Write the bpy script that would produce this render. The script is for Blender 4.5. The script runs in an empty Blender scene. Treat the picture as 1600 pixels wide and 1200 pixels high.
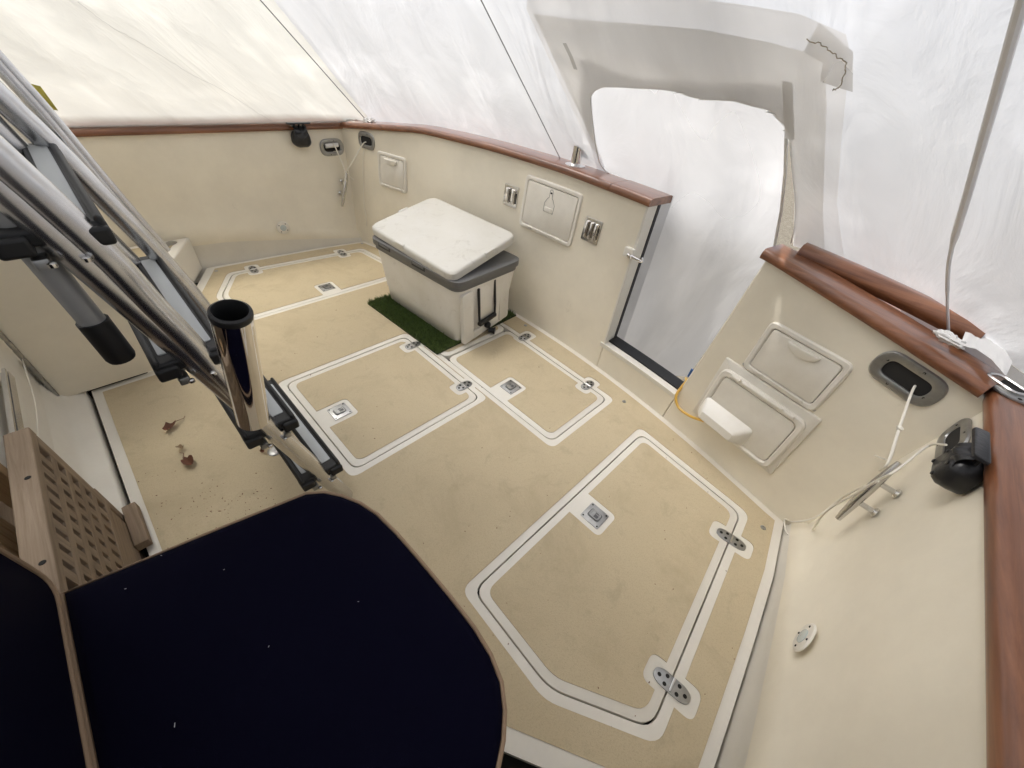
import bpy, math, random
import numpy as np
from mathutils import Vector, Matrix, noise
from mathutils.geometry import delaunay_2d_cdt
random.seed(7)
rad = math.radians
scene = bpy.context.scene
col = scene.collection

# ------------------------------------------------------------------ camera
CAM = Vector((1.3224, 0.0, 1.35)); FPX = 605.77
YAW, PITCH, ROLL = -0.686067, 0.719958, 0.145703
fwd = Vector((math.sin(YAW)*math.cos(PITCH), math.cos(YAW)*math.cos(PITCH), -math.sin(PITCH)))
r0 = Vector((math.cos(YAW), -math.sin(YAW), 0)); u0 = r0.cross(fwd)
cr, sr = math.cos(ROLL), math.sin(ROLL)
cright = cr*r0 + sr*u0; cup = -sr*r0 + cr*u0
cd = bpy.data.cameras.new('camera'); cam = bpy.data.objects.new('camera', cd); col.objects.link(cam)
cd.sensor_fit = 'HORIZONTAL'; cd.sensor_width = 36; cd.lens = FPX/1600*36
cd.clip_start = 0.02; cd.clip_end = 500
m = Matrix((cright, cup, -fwd)).transposed().to_4x4(); m.translation = CAM
cam.matrix_world = m
scene.camera = cam

# ------------------------------------------------------------------ world, sun, exposure
SUN_EL, SUN_AZ = rad(66), rad(-100)       # azimuth from +Y towards +X
w = bpy.data.worlds.new('World'); scene.world = w; w.use_nodes = True
nt = w.node_tree; nt.nodes.clear()
sky = nt.nodes.new('ShaderNodeTexSky'); sky.sky_type = 'NISHITA'; sky.sun_disc = False
sky.sun_elevation = SUN_EL; sky.sun_rotation = SUN_AZ; sky.dust_density = 4; sky.ozone_density = .6
bg = nt.nodes.new('ShaderNodeBackground'); bg.inputs[1].default_value = 0.15
wo = nt.nodes.new('ShaderNodeOutputWorld')
hs_ = nt.nodes.new('ShaderNodeHueSaturation'); hs_.inputs['Saturation'].default_value = .38; nt.links.new(sky.outputs[0], hs_.inputs['Color']); nt.links.new(hs_.outputs[0], bg.inputs[0]); nt.links.new(bg.outputs[0], wo.inputs[0])
sl = bpy.data.lights.new('sun', 'SUN'); sun = bpy.data.objects.new('sun', sl); col.objects.link(sun)
sl.energy = 3.0; sl.angle = rad(3); sl.color = (1.0, 0.97, 0.92)
sd = Vector((math.sin(SUN_AZ)*math.cos(SUN_EL), math.cos(SUN_AZ)*math.cos(SUN_EL), math.sin(SUN_EL)))
sun.rotation_euler = sd.to_track_quat('Z', 'Y').to_euler(); sun.location = (-4, 2, 8)
vs = scene.view_settings
vs.view_transform = 'Standard'; vs.look = 'None'; vs.gamma = 1; vs.exposure = 0.72
vs.use_curve_mapping = False
scene.render.engine = 'CYCLES'
scene.cycles.max_bounces = 14; scene.cycles.diffuse_bounces = 8
scene.cycles.transmission_bounces = 10; scene.cycles.glossy_bounces = 4
scene.cycles.caustics_reflective = False; scene.cycles.caustics_refractive = True

# ------------------------------------------------------------------ measuring helpers (photo pixel -> place in the cockpit)
def ray(px, py): return fwd + cright*((px-800)/FPX) - cup*((py-600)/FPX)
def Zp(px, py, z=0.0): d = ray(px, py); return CAM + d*((z-CAM.z)/d.z)
def Xp(px, py, x): d = ray(px, py); return CAM + d*((x-CAM.x)/d.x)
def Yp(px, py, y): d = ray(px, py); return CAM + d*((y-CAM.y)/d.y)
def yfloor(x): return 1.72 - 0.092*x*x
def yT(x, z): return yfloor(x) + 0.0625*max(z, 0)
def Tp(px, py, off=0.0):
    d = ray(px, py); best = None; lo, hi = 0.5, 6.0
    for _ in range(60):
        mid = (lo+hi)/2; p = CAM + d*mid
        if p.y < yT(p.x, p.z) - off: lo = mid
        else: hi = mid
    return CAM + d*lo
def zcap(x):
    return float(np.interp(abs(x), [0, .5, 1.07, 1.31, 1.51, 1.73, 1.9], [.875, .87, .853, .822, .797, .768, .76]))
ZS = 0.757                                # side cap height
def xwall(z): return 1.737 + 0.036*z

# ------------------------------------------------------------------ materials
def mat(name, color, rough=.5, metal=0., spec=.5, coat=0., bump=None, var=None, spots=None):
    """bump=(scale,strength,dist); var=(scale,color2,amount); spots=(scale,color,low,high)"""
    mt = bpy.data.materials.new(name); mt.use_nodes = True
    n = mt.node_tree.nodes; l = mt.node_tree.links; b = n['Principled BSDF']
    b.inputs['Base Color'].default_value = (*color, 1); b.inputs['Roughness'].default_value = rough
    b.inputs['Metallic'].default_value = metal; b.inputs['Specular IOR Level'].default_value = spec
    b.inputs['Coat Weight'].default_value = coat; b.inputs['Coat Roughness'].default_value = .08
    tc = n.new('ShaderNodeTexCoord'); last = None
    if var or spots:
        rgb = n.new('ShaderNodeRGB'); rgb.outputs[0].default_value = (*color, 1); last = rgb.outputs[0]
    if var:
        tx = n.new('ShaderNodeTexNoise'); tx.inputs['Scale'].default_value = var[0]; tx.inputs['Detail'].default_value = 6
        tx.inputs['Roughness'].default_value = .65
        l.new(tc.outputs['Object'], tx.inputs['Vector'])
        mr = n.new('ShaderNodeMapRange'); mr.inputs[1].default_value = .35; mr.inputs[2].default_value = .7
        mr.inputs[3].default_value = 0; mr.inputs[4].default_value = var[2]
        l.new(tx.outputs[0], mr.inputs[0])
        mx = n.new('ShaderNodeMix'); mx.data_type = 'RGBA'; mx.inputs[7].default_value = (*var[1], 1)
        l.new(mr.outputs[0], mx.inputs[0]); l.new(last, mx.inputs[6]); last = mx.outputs[2]
    for sp in (spots or []):
        tx = n.new('ShaderNodeTexNoise'); tx.inputs['Scale'].default_value = sp[0]; tx.inputs['Detail'].default_value = 8
        tx.inputs['Roughness'].default_value = .75; tx.inputs['Distortion'].default_value = sp[4] if len(sp) > 4 else 0
        l.new(tc.outputs['Object'], tx.inputs['Vector'])
        mr = n.new('ShaderNodeMapRange'); mr.inputs[1].default_value = sp[2]; mr.inputs[2].default_value = sp[3]
        mr.inputs[4].default_value = .7
        l.new(tx.outputs[0], mr.inputs[0])
        mx = n.new('ShaderNodeMix'); mx.data_type = 'RGBA'; mx.inputs[7].default_value = (*sp[1], 1)
        l.new(mr.outputs[0], mx.inputs[0]); l.new(last, mx.inputs[6]); last = mx.outputs[2]
    if last: l.new(last, b.inputs['Base Color'])
    if bump:
        tx = n.new('ShaderNodeTexNoise'); tx.inputs['Scale'].default_value = bump[0]; tx.inputs['Detail'].default_value = 3
        l.new(tc.outputs['Object'], tx.inputs['Vector'])
        bp = n.new('ShaderNodeBump'); bp.inputs['Strength'].default_value = bump[1]; bp.inputs['Distance'].default_value = bump[2]
        l.new(tx.outputs[0], bp.inputs['Height']); l.new(bp.outputs[0], b.inputs['Normal'])
    return mt

def wood(name, c1, c2, c3, rough=.35, coat=0., axis='X', scale=9, gloss=.5):
    mt = mat(name, c1, rough, spec=gloss, coat=coat)
    n = mt.node_tree.nodes; l = mt.node_tree.links; b = n['Principled BSDF']
    tc = n.new('ShaderNodeTexCoord'); mp = n.new('ShaderNodeMapping')
    s = {'X': (.35, 7, 7), 'Y': (7, .35, 7), 'Z': (7, 7, .35)}[axis]
    mp.inputs['Scale'].default_value = s; l.new(tc.outputs['Object'], mp.inputs['Vector'])
    t1 = n.new('ShaderNodeTexNoise'); t1.inputs['Scale'].default_value = scale; t1.inputs['Detail'].default_value = 8
    t1.inputs['Roughness'].default_value = .7; t1.inputs['Distortion'].default_value = .6
    l.new(mp.outputs[0], t1.inputs['Vector'])
    cr_ = n.new('ShaderNodeValToRGB'); e = cr_.color_ramp.elements
    e[0].position = .3; e[0].color = (*c2, 1); e[1].position = .72; e[1].color = (*c3, 1)
    k = cr_.color_ramp.elements.new(.5); k.color = (*c1, 1)
    l.new(t1.outputs[0], cr_.inputs[0])
    t2 = n.new('ShaderNodeTexNoise'); t2.inputs['Scale'].default_value = 3; t2.inputs['Detail'].default_value = 4
    l.new(tc.outputs['Object'], t2.inputs['Vector'])
    mx = n.new('ShaderNodeMix'); mx.data_type = 'RGBA'; mx.blend_type = 'MULTIPLY'
    mr = n.new('ShaderNodeMapRange'); mr.inputs[1].default_value = .45; mr.inputs[2].default_value = .7; mr.inputs[4].default_value = .5
    l.new(t2.outputs[0], mr.inputs[0]); l.new(mr.outputs[0], mx.inputs[0])
    l.new(cr_.outputs[0], mx.inputs[6]); mx.inputs[7].default_value = (.72, .66, .62, 1)
    l.new(mx.outputs[2], b.inputs['Base Color'])
    bp = n.new('ShaderNodeBump'); bp.inputs['Strength'].default_value = .15; bp.inputs['Distance'].default_value = .001
    l.new(t1.outputs[0], bp.inputs['Height']); l.new(bp.outputs[0], b.inputs['Normal'])
    return mt

FWD_IOR, FWD_MIX = 1.2, .5          # the film scatters most light forwards
def film(name, color, trans, gloss=.12, rough=.28, wr=1.0, tint_mix=.62):
    """milky shrink film: mostly translucent, a little gloss, streaky wrinkles along its UV"""
    mt = bpy.data.materials.new(name); mt.use_nodes = True
    n = mt.node_tree.nodes; l = mt.node_tree.links; n.clear()
    out = n.new('ShaderNodeOutputMaterial')
    df = n.new('ShaderNodeBsdfDiffuse'); tr = n.new('ShaderNodeBsdfTranslucent'); gl = n.new('ShaderNodeBsdfGlossy')
    gl.inputs['Roughness'].default_value = rough; gl.inputs['Color'].default_value = (1, 1, 1, 1)
    uv = n.new('ShaderNodeUVMap'); mp = n.new('ShaderNodeMapping'); mp.inputs['Scale'].default_value = (2.4, .8, 1)
    mp.inputs['Rotation'].default_value = (0, 0, .22)
    l.new(uv.outputs[0], mp.inputs[0])
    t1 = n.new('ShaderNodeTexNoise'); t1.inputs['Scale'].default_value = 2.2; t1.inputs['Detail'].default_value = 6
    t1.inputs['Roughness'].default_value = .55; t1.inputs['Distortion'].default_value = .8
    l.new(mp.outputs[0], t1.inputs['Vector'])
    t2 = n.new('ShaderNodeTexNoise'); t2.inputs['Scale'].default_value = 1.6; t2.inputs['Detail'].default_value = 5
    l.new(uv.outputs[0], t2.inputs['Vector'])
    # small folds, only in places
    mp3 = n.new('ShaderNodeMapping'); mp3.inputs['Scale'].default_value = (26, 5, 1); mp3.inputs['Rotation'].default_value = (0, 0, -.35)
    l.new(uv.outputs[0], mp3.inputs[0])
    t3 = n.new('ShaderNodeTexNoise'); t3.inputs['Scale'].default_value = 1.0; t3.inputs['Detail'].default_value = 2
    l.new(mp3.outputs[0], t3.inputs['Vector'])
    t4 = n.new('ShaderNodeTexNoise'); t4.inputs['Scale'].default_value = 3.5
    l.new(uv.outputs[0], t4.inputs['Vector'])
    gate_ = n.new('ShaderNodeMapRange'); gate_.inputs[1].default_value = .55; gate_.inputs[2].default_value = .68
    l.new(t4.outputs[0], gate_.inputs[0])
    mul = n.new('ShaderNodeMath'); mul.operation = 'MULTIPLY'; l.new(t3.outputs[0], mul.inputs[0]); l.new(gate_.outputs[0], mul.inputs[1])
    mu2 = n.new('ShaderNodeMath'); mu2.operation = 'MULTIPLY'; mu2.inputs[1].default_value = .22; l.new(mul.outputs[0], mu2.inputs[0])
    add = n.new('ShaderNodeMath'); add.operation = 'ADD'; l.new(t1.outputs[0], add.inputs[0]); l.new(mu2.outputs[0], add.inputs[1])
    bp = n.new('ShaderNodeBump'); bp.inputs['Strength'].default_value = .75*wr; bp.inputs['Distance'].default_value = .03
    l.new(add.outputs[0], bp.inputs['Height'])
    for s_ in (df, tr, gl): l.new(bp.outputs[0], s_.inputs['Normal'])
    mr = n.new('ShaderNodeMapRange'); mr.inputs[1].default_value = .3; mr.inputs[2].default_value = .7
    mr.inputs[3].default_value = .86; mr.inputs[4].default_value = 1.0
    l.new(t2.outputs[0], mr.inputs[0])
    # wrinkle highlights and dimmer streaks are put into the film colour
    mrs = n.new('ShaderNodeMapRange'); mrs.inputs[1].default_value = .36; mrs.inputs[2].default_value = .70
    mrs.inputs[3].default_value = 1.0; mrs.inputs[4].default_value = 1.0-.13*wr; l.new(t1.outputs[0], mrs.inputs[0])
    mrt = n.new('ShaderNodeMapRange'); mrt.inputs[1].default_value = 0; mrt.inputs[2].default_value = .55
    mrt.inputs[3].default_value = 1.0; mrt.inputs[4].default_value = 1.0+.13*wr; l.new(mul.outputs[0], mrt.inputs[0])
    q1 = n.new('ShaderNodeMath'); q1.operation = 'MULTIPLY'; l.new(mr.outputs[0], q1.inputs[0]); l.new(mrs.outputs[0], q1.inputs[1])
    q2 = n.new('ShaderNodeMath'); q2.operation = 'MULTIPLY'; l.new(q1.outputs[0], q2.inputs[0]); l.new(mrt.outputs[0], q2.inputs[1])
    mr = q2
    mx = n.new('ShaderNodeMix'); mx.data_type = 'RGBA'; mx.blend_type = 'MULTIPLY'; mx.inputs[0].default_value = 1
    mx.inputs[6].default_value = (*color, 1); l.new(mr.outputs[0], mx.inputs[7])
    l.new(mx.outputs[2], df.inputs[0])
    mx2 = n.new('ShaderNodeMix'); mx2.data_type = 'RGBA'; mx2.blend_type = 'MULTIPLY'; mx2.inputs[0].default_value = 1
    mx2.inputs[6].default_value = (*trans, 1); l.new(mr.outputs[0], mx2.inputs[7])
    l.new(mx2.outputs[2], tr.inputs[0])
    fs = n.new('ShaderNodeBsdfRefraction'); fs.distribution = 'BECKMANN'; fs.inputs['IOR'].default_value = FWD_IOR; fs.inputs['Roughness'].default_value = .85
    l.new(mx2.outputs[2], fs.inputs['Color'])
    m0 = n.new('ShaderNodeMixShader'); m0.inputs[0].default_value = FWD_MIX
    l.new(tr.outputs[0], m0.inputs[1]); l.new(fs.outputs[0], m0.inputs[2])
    m1 = n.new('ShaderNodeMixShader'); m1.inputs[0].default_value = tint_mix
    l.new(df.outputs[0], m1.inputs[1]); l.new(m0.outputs[0], m1.inputs[2])
    m2 = n.new('ShaderNodeMixShader'); m2.inputs[0].default_value = gloss
    fr = n.new('ShaderNodeLayerWeight'); fr.inputs[0].default_value = .5
    pw = n.new('ShaderNodeMath'); pw.operation = 'POWER'; pw.inputs[1].default_value = 4; l.new(fr.outputs['Facing'], pw.inputs[0])
    ma = n.new('ShaderNodeMath'); ma.operation = 'MULTIPLY_ADD'; ma.inputs[1].default_value = .45; ma.inputs[2].default_value = .035
    l.new(pw.outputs[0], ma.inputs[0]); l.new(ma.outputs[0], m2.inputs[0])
    l.new(m1.outputs[0], m2.inputs[1]); l.new(gl.outputs[0], m2.inputs[2]); l.new(m2.outputs[0], out.inputs[0])
    return mt

M = {}
M['gel'] = mat('gelcoat_cream', (.80, .745, .62), .38, var=(2.2, (.58, .53, .43), .5), bump=(240, .12, .0006),
               spots=[(5, (.48, .43, .34), .66, .8)])
M['gelwhite'] = mat('gelcoat_white', (.72, .69, .62), .35, var=(6, (.6, .57, .5), .5), bump=(120, .08, .0006), spots=[(22, (.4, .36, .3), .68, .8)])
M['tan'] = mat('nonskid_tan', (.53, .445, .30), .8, spec=.25, var=(3.0, (.48, .40, .265), .8), bump=(420, .5, .0012),
               spots=[(9, (.30, .245, .165), .55, .82, .5), (60, (.2, .16, .1), .65, .73), (3.2, (.41, .335, .22), .5, .7, .6), (26, (.25, .2, .14), .62, .8, 1.2), (260, (.42, .35, .235), .5, .62)])
M['teak'] = wood('varnished_teak', (.19, .074, .033), (.095, .034, .015), (.29, .125, .058), .28, coat=.35, axis='X', scale=6)
M['teaky'] = wood('varnished_teak_fore_aft', (.19, .074, .033), (.095, .034, .015), (.29, .125, .058), .28, coat=.35, axis='Y', scale=6)
M['rawteak'] = wood('raw_teak', (.27, .205, .145), (.19, .14, .095), (.35, .275, .205), .7, axis='X', scale=8, gloss=.2)
M['rawteakz'] = wood('raw_teak_upright', (.27, .205, .145), (.19, .14, .095), (.35, .275, .205), .7, axis='Z', scale=8, gloss=.2)
M['newwood'] = wood('pale_wood', (.45, .30, .16), (.33, .2, .1), (.55, .39, .23), .6, axis='X', scale=7, gloss=.2)
M['newwoodz'] = wood('pale_wood_upright', (.45, .30, .16), (.33, .2, .1), (.55, .39, .23), .6, axis='Z', scale=7, gloss=.2)
M['steel'] = mat('stainless', (.62, .61, .59), .2, metal=1, bump=(60, .05, .0005))
M['oldsteel'] = mat('weathered_stainless', (.42, .42, .41), .38, metal=1, var=(30, (.28, .28, .27), .7), bump=(90, .15, .0006))
M['darksteel'] = mat('shadowed_steel', (.16, .16, .16), .4, metal=1, bump=(120, .3, .001))
M['chrome'] = mat('polished_chrome', (.78, .76, .74), .06, metal=1)
M['alu'] = mat('anodised_aluminium', (.74, .74, .75), .27, metal=1, bump=(18, .05, .0008), var=(14, (.58, .58, .585), .7))
M['grey'] = mat('matt_grey_tube', (.36, .36, .35), .5, metal=.3, var=(12, (.3, .3, .29), .5))
M['black'] = mat('black_plastic', (.012, .012, .013), .45)
M['dark'] = mat('dark_gap', (.012, .011, .01), .9)
M['rubber'] = mat('black_rubber', (.007, .007, .0075), .55)
M['vinylblack'] = mat('black_vinyl', (.01, .01, .011), .36, bump=(70, .4, .002))
M['gripstrip'] = mat('grey_grip_strip', (.5, .52, .52), .85, bump=(500, .6, .001))
M['navy'] = mat('navy_canvas', (.0013, .0011, .0078), .85, spec=.07, bump=(700, .35, .0006), spots=[(60, (.03, .03, .05), .76, .82)])
M['piping'] = mat('tan_piping', (.27, .18, .11), .7)
M['plast'] = mat('white_plastic', (.76, .73, .66), .42, bump=(180, .06, .0005), var=(8, (.6, .56, .48), .5))
M['cooler'] = mat('cooler_white', (.80, .78, .73), .45, bump=(260, .12, .0006), var=(5, (.68, .65, .57), .6), spots=[(9, (.36, .32, .27), .58, .78, 1.5), (40, (.4, .37, .3), .68, .76)])
M['coolerlid'] = mat('cooler_lid_white', (.60, .585, .54), .5, bump=(260, .2, .0008), var=(5, (.54, .52, .46), .7), spots=[(9, (.34, .31, .26), .55, .78, 1.4), (45, (.30, .27, .22), .64, .74)])
M['coolergrey'] = mat('cooler_grey', (.14, .14, .14), .5, bump=(200, .1, .0005))
M['cord'] = mat('white_cord', (.74, .71, .63), .7, bump=(300, .4, .001))
M['hose'] = mat('yellow_hose', (.62, .38, .07), .35)
M['leaf'] = mat('dry_leaf', (.17, .07, .035), .7, var=(40, (.09, .035, .02), .9))
M['paleleaf'] = mat('pale_dry_leaf', (.42, .33, .22), .7, var=(40, (.28, .2, .12), .9))
M['yellow'] = mat('yellow_leaf', (.36, .32, .05), .6)
M['turf'] = mat('artificial_turf', (.13, .19, .045), .6, var=(45, (.03, .065, .014), 1))
M['turfb'] = mat('turf_backing', (.02, .03, .012), .9)
M['bluetape'] = mat('blue_tape', (.05, .16, .42), .5)
M['gravel'] = mat('gravel_ground', (.17, .15, .115), .95, var=(9, (.10, .085, .06), 1), bump=(30, 1, .02), spots=[(24, (.30, .27, .22), .55, .62)])
M['bottlelabel'] = mat('grey_print', (.12, .12, .12), .5)
M['lint'] = mat('lint', (.5, .5, .5), .8)
M['lens'] = mat('frosted_lens', (.5, .55, .55), .2, coat=.5)
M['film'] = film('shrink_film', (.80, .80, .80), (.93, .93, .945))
M['filmwarm'] = film('shrink_film_sun_tint', (.80, .78, .72), (.94, .925, .865))  # left film copy: warm tone of the sunlit side put into its colour
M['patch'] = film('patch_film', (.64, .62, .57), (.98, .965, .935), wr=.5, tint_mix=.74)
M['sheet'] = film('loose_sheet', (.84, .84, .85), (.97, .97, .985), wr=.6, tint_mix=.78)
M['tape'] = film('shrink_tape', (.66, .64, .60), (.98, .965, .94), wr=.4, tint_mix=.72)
M['foldfilm'] = mat('crumpled_film', (.66, .65, .63), .6, bump=(40, .4, .004))

# ------------------------------------------------------------------ object helpers
def link(o, parent=None):
    col.objects.link(o)
    if parent: o.parent = parent
    return o
def tag(o, label, cat, group=None):
    o['label'] = label; o['category'] = cat
    if group: o['group'] = group
    return o
def thing(name, label, cat, mtx=None, group=None):
    o = bpy.data.objects.new(name, None); o.empty_display_size = .05; link(o)
    if mtx is not None: o.matrix_world = mtx
    return tag(o, label, cat, group)
def at(x, y, z=0, rz=0): m_ = Matrix.Rotation(rz, 4, 'Z'); m_.translation = (x, y, z); return m_
def frame(o, ux, uy, uz):
    m_ = Matrix((Vector(ux).normalized(), Vector(uy).normalized(), Vector(uz).normalized())).transposed().to_4x4()
    m_.translation = o; return m_
def FT(x, z, off=0.0, roll=0.0):           # frame on the transom: x right, y up, z into the cockpit
    ux = Vector((1, -.184*x, 0)).normalized(); uy = Vector((0, .0625, 1)); uy = (uy - ux*uy.dot(ux)).normalized(); n_ = ux.cross(uy)
    f = frame(Vector((x, yT(x, z), z)) + n_*off, ux, uy, n_)
    return f @ Matrix.Rotation(roll, 4, 'Z')
def xsole(y): return float(np.interp(y, [-.6, .3, .545, .934, 1.2, 1.484], [1.77, 1.748, 1.738, 1.712, 1.690, 1.647]))
def xin(y, z):
    return xwall(z) + (xsole(y)+.009-1.735)*float(np.interp(z, [0, .2, .3, .5, .757], [1, .9, .7, .35, 0])) - float(np.interp(z, [0, .2, .26, .3], [.012, .012, .004, 0]))
def FL(y, z, off=0., roll=0.): return frame((-xin(y, z)+off, y, z), (0, 1, 0), (-.036, 0, 1), (1, 0, .036)) @ Matrix.Rotation(roll, 4, 'Z')
def FR(y, z, off=0., roll=0.): return frame((xin(y, z)-off, y, z), (0, -1, 0), (.036, 0, 1), (-1, 0, .036)) @ Matrix.Rotation(roll, 4, 'Z')

class MB:
    def __init__(s): s.v = []; s.f = []; s.m = []; s.uv = None
    def add(s, v, f, mi=0):
        b = len(s.v); s.v += [tuple(p) for p in v]; s.f += [tuple(i+b for i in q) for q in f]; s.m += [mi]*len(f)
    def box(s, c, d, mi=0, rot=None):
        hx, hy, hz = d[0]/2, d[1]/2, d[2]/2
        vs_ = [Vector((x, y, z)) for x in (-hx, hx) for y in (-hy, hy) for z in (-hz, hz)]
        if rot: vs_ = [rot @ p for p in vs_]
        vs_ = [p+Vector(c) for p in vs_]
        s.add(vs_, [(0, 1, 3, 2), (4, 6, 7, 5), (0, 4, 5, 1), (2, 3, 7, 6), (0, 2, 6, 4), (1, 5, 7, 3)], mi)
        return s
    def prism(s, poly, z0, z1, mi=0, top=1.0, inset=0.0):
        n_ = len(poly); up = offset(poly, inset) if inset else poly
        s.add([(p[0], p[1], z0) for p in poly]+[(p[0], p[1], z1) for p in up],
              [tuple(range(n_-1, -1, -1)), tuple(range(n_, 2*n_))]+[(i, (i+1) % n_, (i+1) % n_+n_, i+n_) for i in range(n_)], mi)
        return s
    def pad(s, poly, z0, z1, e, mi=0):     # prism with a softened top edge
        a = poly; b = offset(poly, e*.3); c = offset(poly, e); n_ = len(poly); L = [(a, z0), (a, z1-e), (b, z1-e*.3), (c, z1)]
        vs_ = [(p[0], p[1], z) for q, z in L for p in q]
        fs = [(k*n_+i, k*n_+(i+1) % n_, (k+1)*n_+(i+1) % n_, (k+1)*n_+i) for k in range(3) for i in range(n_)]
        fs += [tuple(range(3*n_, 4*n_)), tuple(range(n_-1, -1, -1))]
        s.add(vs_, fs, mi); return s
    def ring(s, outer, inner, z0, z1, e=0.002, mi=0):  # frame; outer and inner have the same count
        n_ = len(outer); L = [(outer, z0), (outer, z1-e), (offset(outer, e), z1), (offset(inner, -e), z1), (inner, z1-e), (inner, z0)]
        vs_ = [(p[0], p[1], z) for q, z in L for p in q]
        fs = [(k*n_+i, k*n_+(i+1) % n_, (k+1)*n_+(i+1) % n_, (k+1)*n_+i) for k in range(5) for i in range(n_)]
        s.add(vs_, fs, mi); return s
    def tube(s, pts, r, n_=12, mi=0, cap=True, flat=1.0):
        pts = [Vector(p) for p in pts]; rs = r if isinstance(r, (list, tuple)) else [r]*len(pts)
        prev = None; vs_ = []
        for i, p in enumerate(pts):
            t = (pts[min(i+1, len(pts)-1)]-pts[max(i-1, 0)]).normalized()
            if prev is None:
                a = t.orthogonal().normalized() if abs(t.z) > .9 else t.cross(Vector((0, 0, 1))).normalized()
            else: a = (prev - t*prev.dot(t)).normalized()
            prev = a; b = t.cross(a)
            for k in range(n_):
                an = 2*math.pi*k/n_; vs_.append(p + (a*math.cos(an) + b*math.sin(an)*flat)*rs[i])
        fs = [(i*n_+k, i*n_+(k+1) % n_, (i+1)*n_+(k+1) % n_, (i+1)*n_+k) for i in range(len(pts)-1) for k in range(n_)]
        if cap: fs += [tuple(range(n_-1, -1, -1)), tuple(range((len(pts)-1)*n_, len(pts)*n_))]
        s.add(vs_, fs, mi); return s
    def lathe(s, prof, n_=24, mi=0, c=(0, 0, 0), closed=False):
        vs_ = []; 
        for r_, z_ in prof:
            for k in range(n_):
                a = 2*math.pi*k/n_; vs_.append((c[0]+r_*math.cos(a), c[1]+r_*math.sin(a), c[2]+z_))
        L = len(prof)
        fs = [(i*n_+k, i*n_+(k+1) % n_, (i+1)*n_+(k+1) % n_, (i+1)*n_+k) for i in range(L-1) for k in range(n_)]
        if not closed: fs += [tuple(range((L-1)*n_, L*n_)), tuple(range(n_-1, -1, -1))]
        s.add(vs_, fs, mi); return s
    def grid(s, fn, nu, nv, mi=0):
        s.add([fn(i/nu, j/nv) for j in range(nv+1) for i in range(nu+1)],
              [(j*(nu+1)+i, j*(nu+1)+i+1, (j+1)*(nu+1)+i+1, (j+1)*(nu+1)+i) for j in range(nv) for i in range(nu)], mi); return s
    def build(s, name, mats, parent=None, bevel=0, smooth=True, angle=35, kind=None, mtx=None, seg=2, fix=True):
        me = bpy.data.meshes.new(name); me.from_pydata([tuple(p) for p in s.v], [], s.f)
        if not isinstance(mats, (list, tuple)): mats = [mats]
        for m_ in mats: me.materials.append(m_)
        if len(mats) > 1: me.polygons.foreach_set('material_index', s.m)
        if fix:
            import bmesh
            bm = bmesh.new(); bm.from_mesh(me); bmesh.ops.recalc_face_normals(bm, faces=bm.faces); bm.to_mesh(me); bm.free()
        if s.uv is not None:
            ul = me.uv_layers.new(name='UVMap')
            for lp in me.loops: ul.data[lp.index].uv = s.uv[lp.vertex_index]
        if smooth:
            me.shade_smooth(); me.set_sharp_from_angle(angle=rad(angle))
        o = bpy.data.objects.new(name, me); link(o, parent)
        if mtx is not None: o.matrix_world = mtx
        if bevel:
            b = o.modifiers.new('bevel', 'BEVEL'); b.width = bevel; b.segments = seg; b.limit_method = 'ANGLE'; b.angle_limit = rad(40)
        if kind: o['kind'] = kind
        return o

def area(p): return sum(p[i][0]*p[(i+1) % len(p)][1]-p[(i+1) % len(p)][0]*p[i][1] for i in range(len(p)))/2
def ccw(p): p = [(q[0], q[1]) for q in p]; return p if area(p) > 0 else p[::-1]
def offset(poly, d):                       # inwards for d > 0 (ccw)
    n_ = len(poly); out = []
    for i in range(n_):
        p0, p1, p2 = poly[i-1], poly[i], poly[(i+1) % n_]
        a = Vector((p1[0]-p0[0], p1[1]-p0[1])); b = Vector((p2[0]-p1[0], p2[1]-p1[1]))
        if a.length < 1e-9 or b.length < 1e-9: out.append(tuple(p1[:2])); continue
        a.normalize(); b.normalize(); na = Vector((-a.y, a.x)); nb = Vector((-b.y, b.x)); m_ = na+nb
        if m_.length < 1e-6: m_ = na
        m_.normalize(); k = d/max(.3, m_.dot(na)); out.append((p1[0]+m_.x*k, p1[1]+m_.y*k))
    return out
def rnd(poly, r, n_=5):                    # round the corners
    poly = [Vector((p[0], p[1])) for p in poly]; N = len(poly); out = []
    rs = r if isinstance(r, (list, tuple)) else [r]*N
    for i in range(N):
        p0, p1, p2 = poly[i-1], poly[i], poly[(i+1) % N]; a = (p0-p1); b = (p2-p1); d = min(rs[i], a.length*.48, b.length*.48)
        if rs[i] <= 0: out.append((p1.x, p1.y)); continue
        A = p1+a.normalized()*d; B = p1+b.normalized()*d
        for k in range(n_+1):
            t = k/n_; q = A*(1-t)**2 + p1*2*t*(1-t) + B*t*t; out.append((q.x, q.y))
    return out
def rect(w_, h_, r=0, cx=0, cy=0, n_=5):
    p = [(cx-w_/2, cy-h_/2), (cx+w_/2, cy-h_/2), (cx+w_/2, cy+h_/2), (cx-w_/2, cy+h_/2)]
    return rnd(p, r, n_) if r else p
def inside(p, poly):
    x, y = p; c_ = False; n_ = len(poly); j = n_-1
    for i in range(n_):
        xi, yi = poly[i][0], poly[i][1]; xj, yj = poly[j][0], poly[j][1]
        if (yi > y) != (yj > y) and x < (xj-xi)*(y-yi)/(yj-yi)+xi: c_ = not c_
        j = i
    return c_
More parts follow.
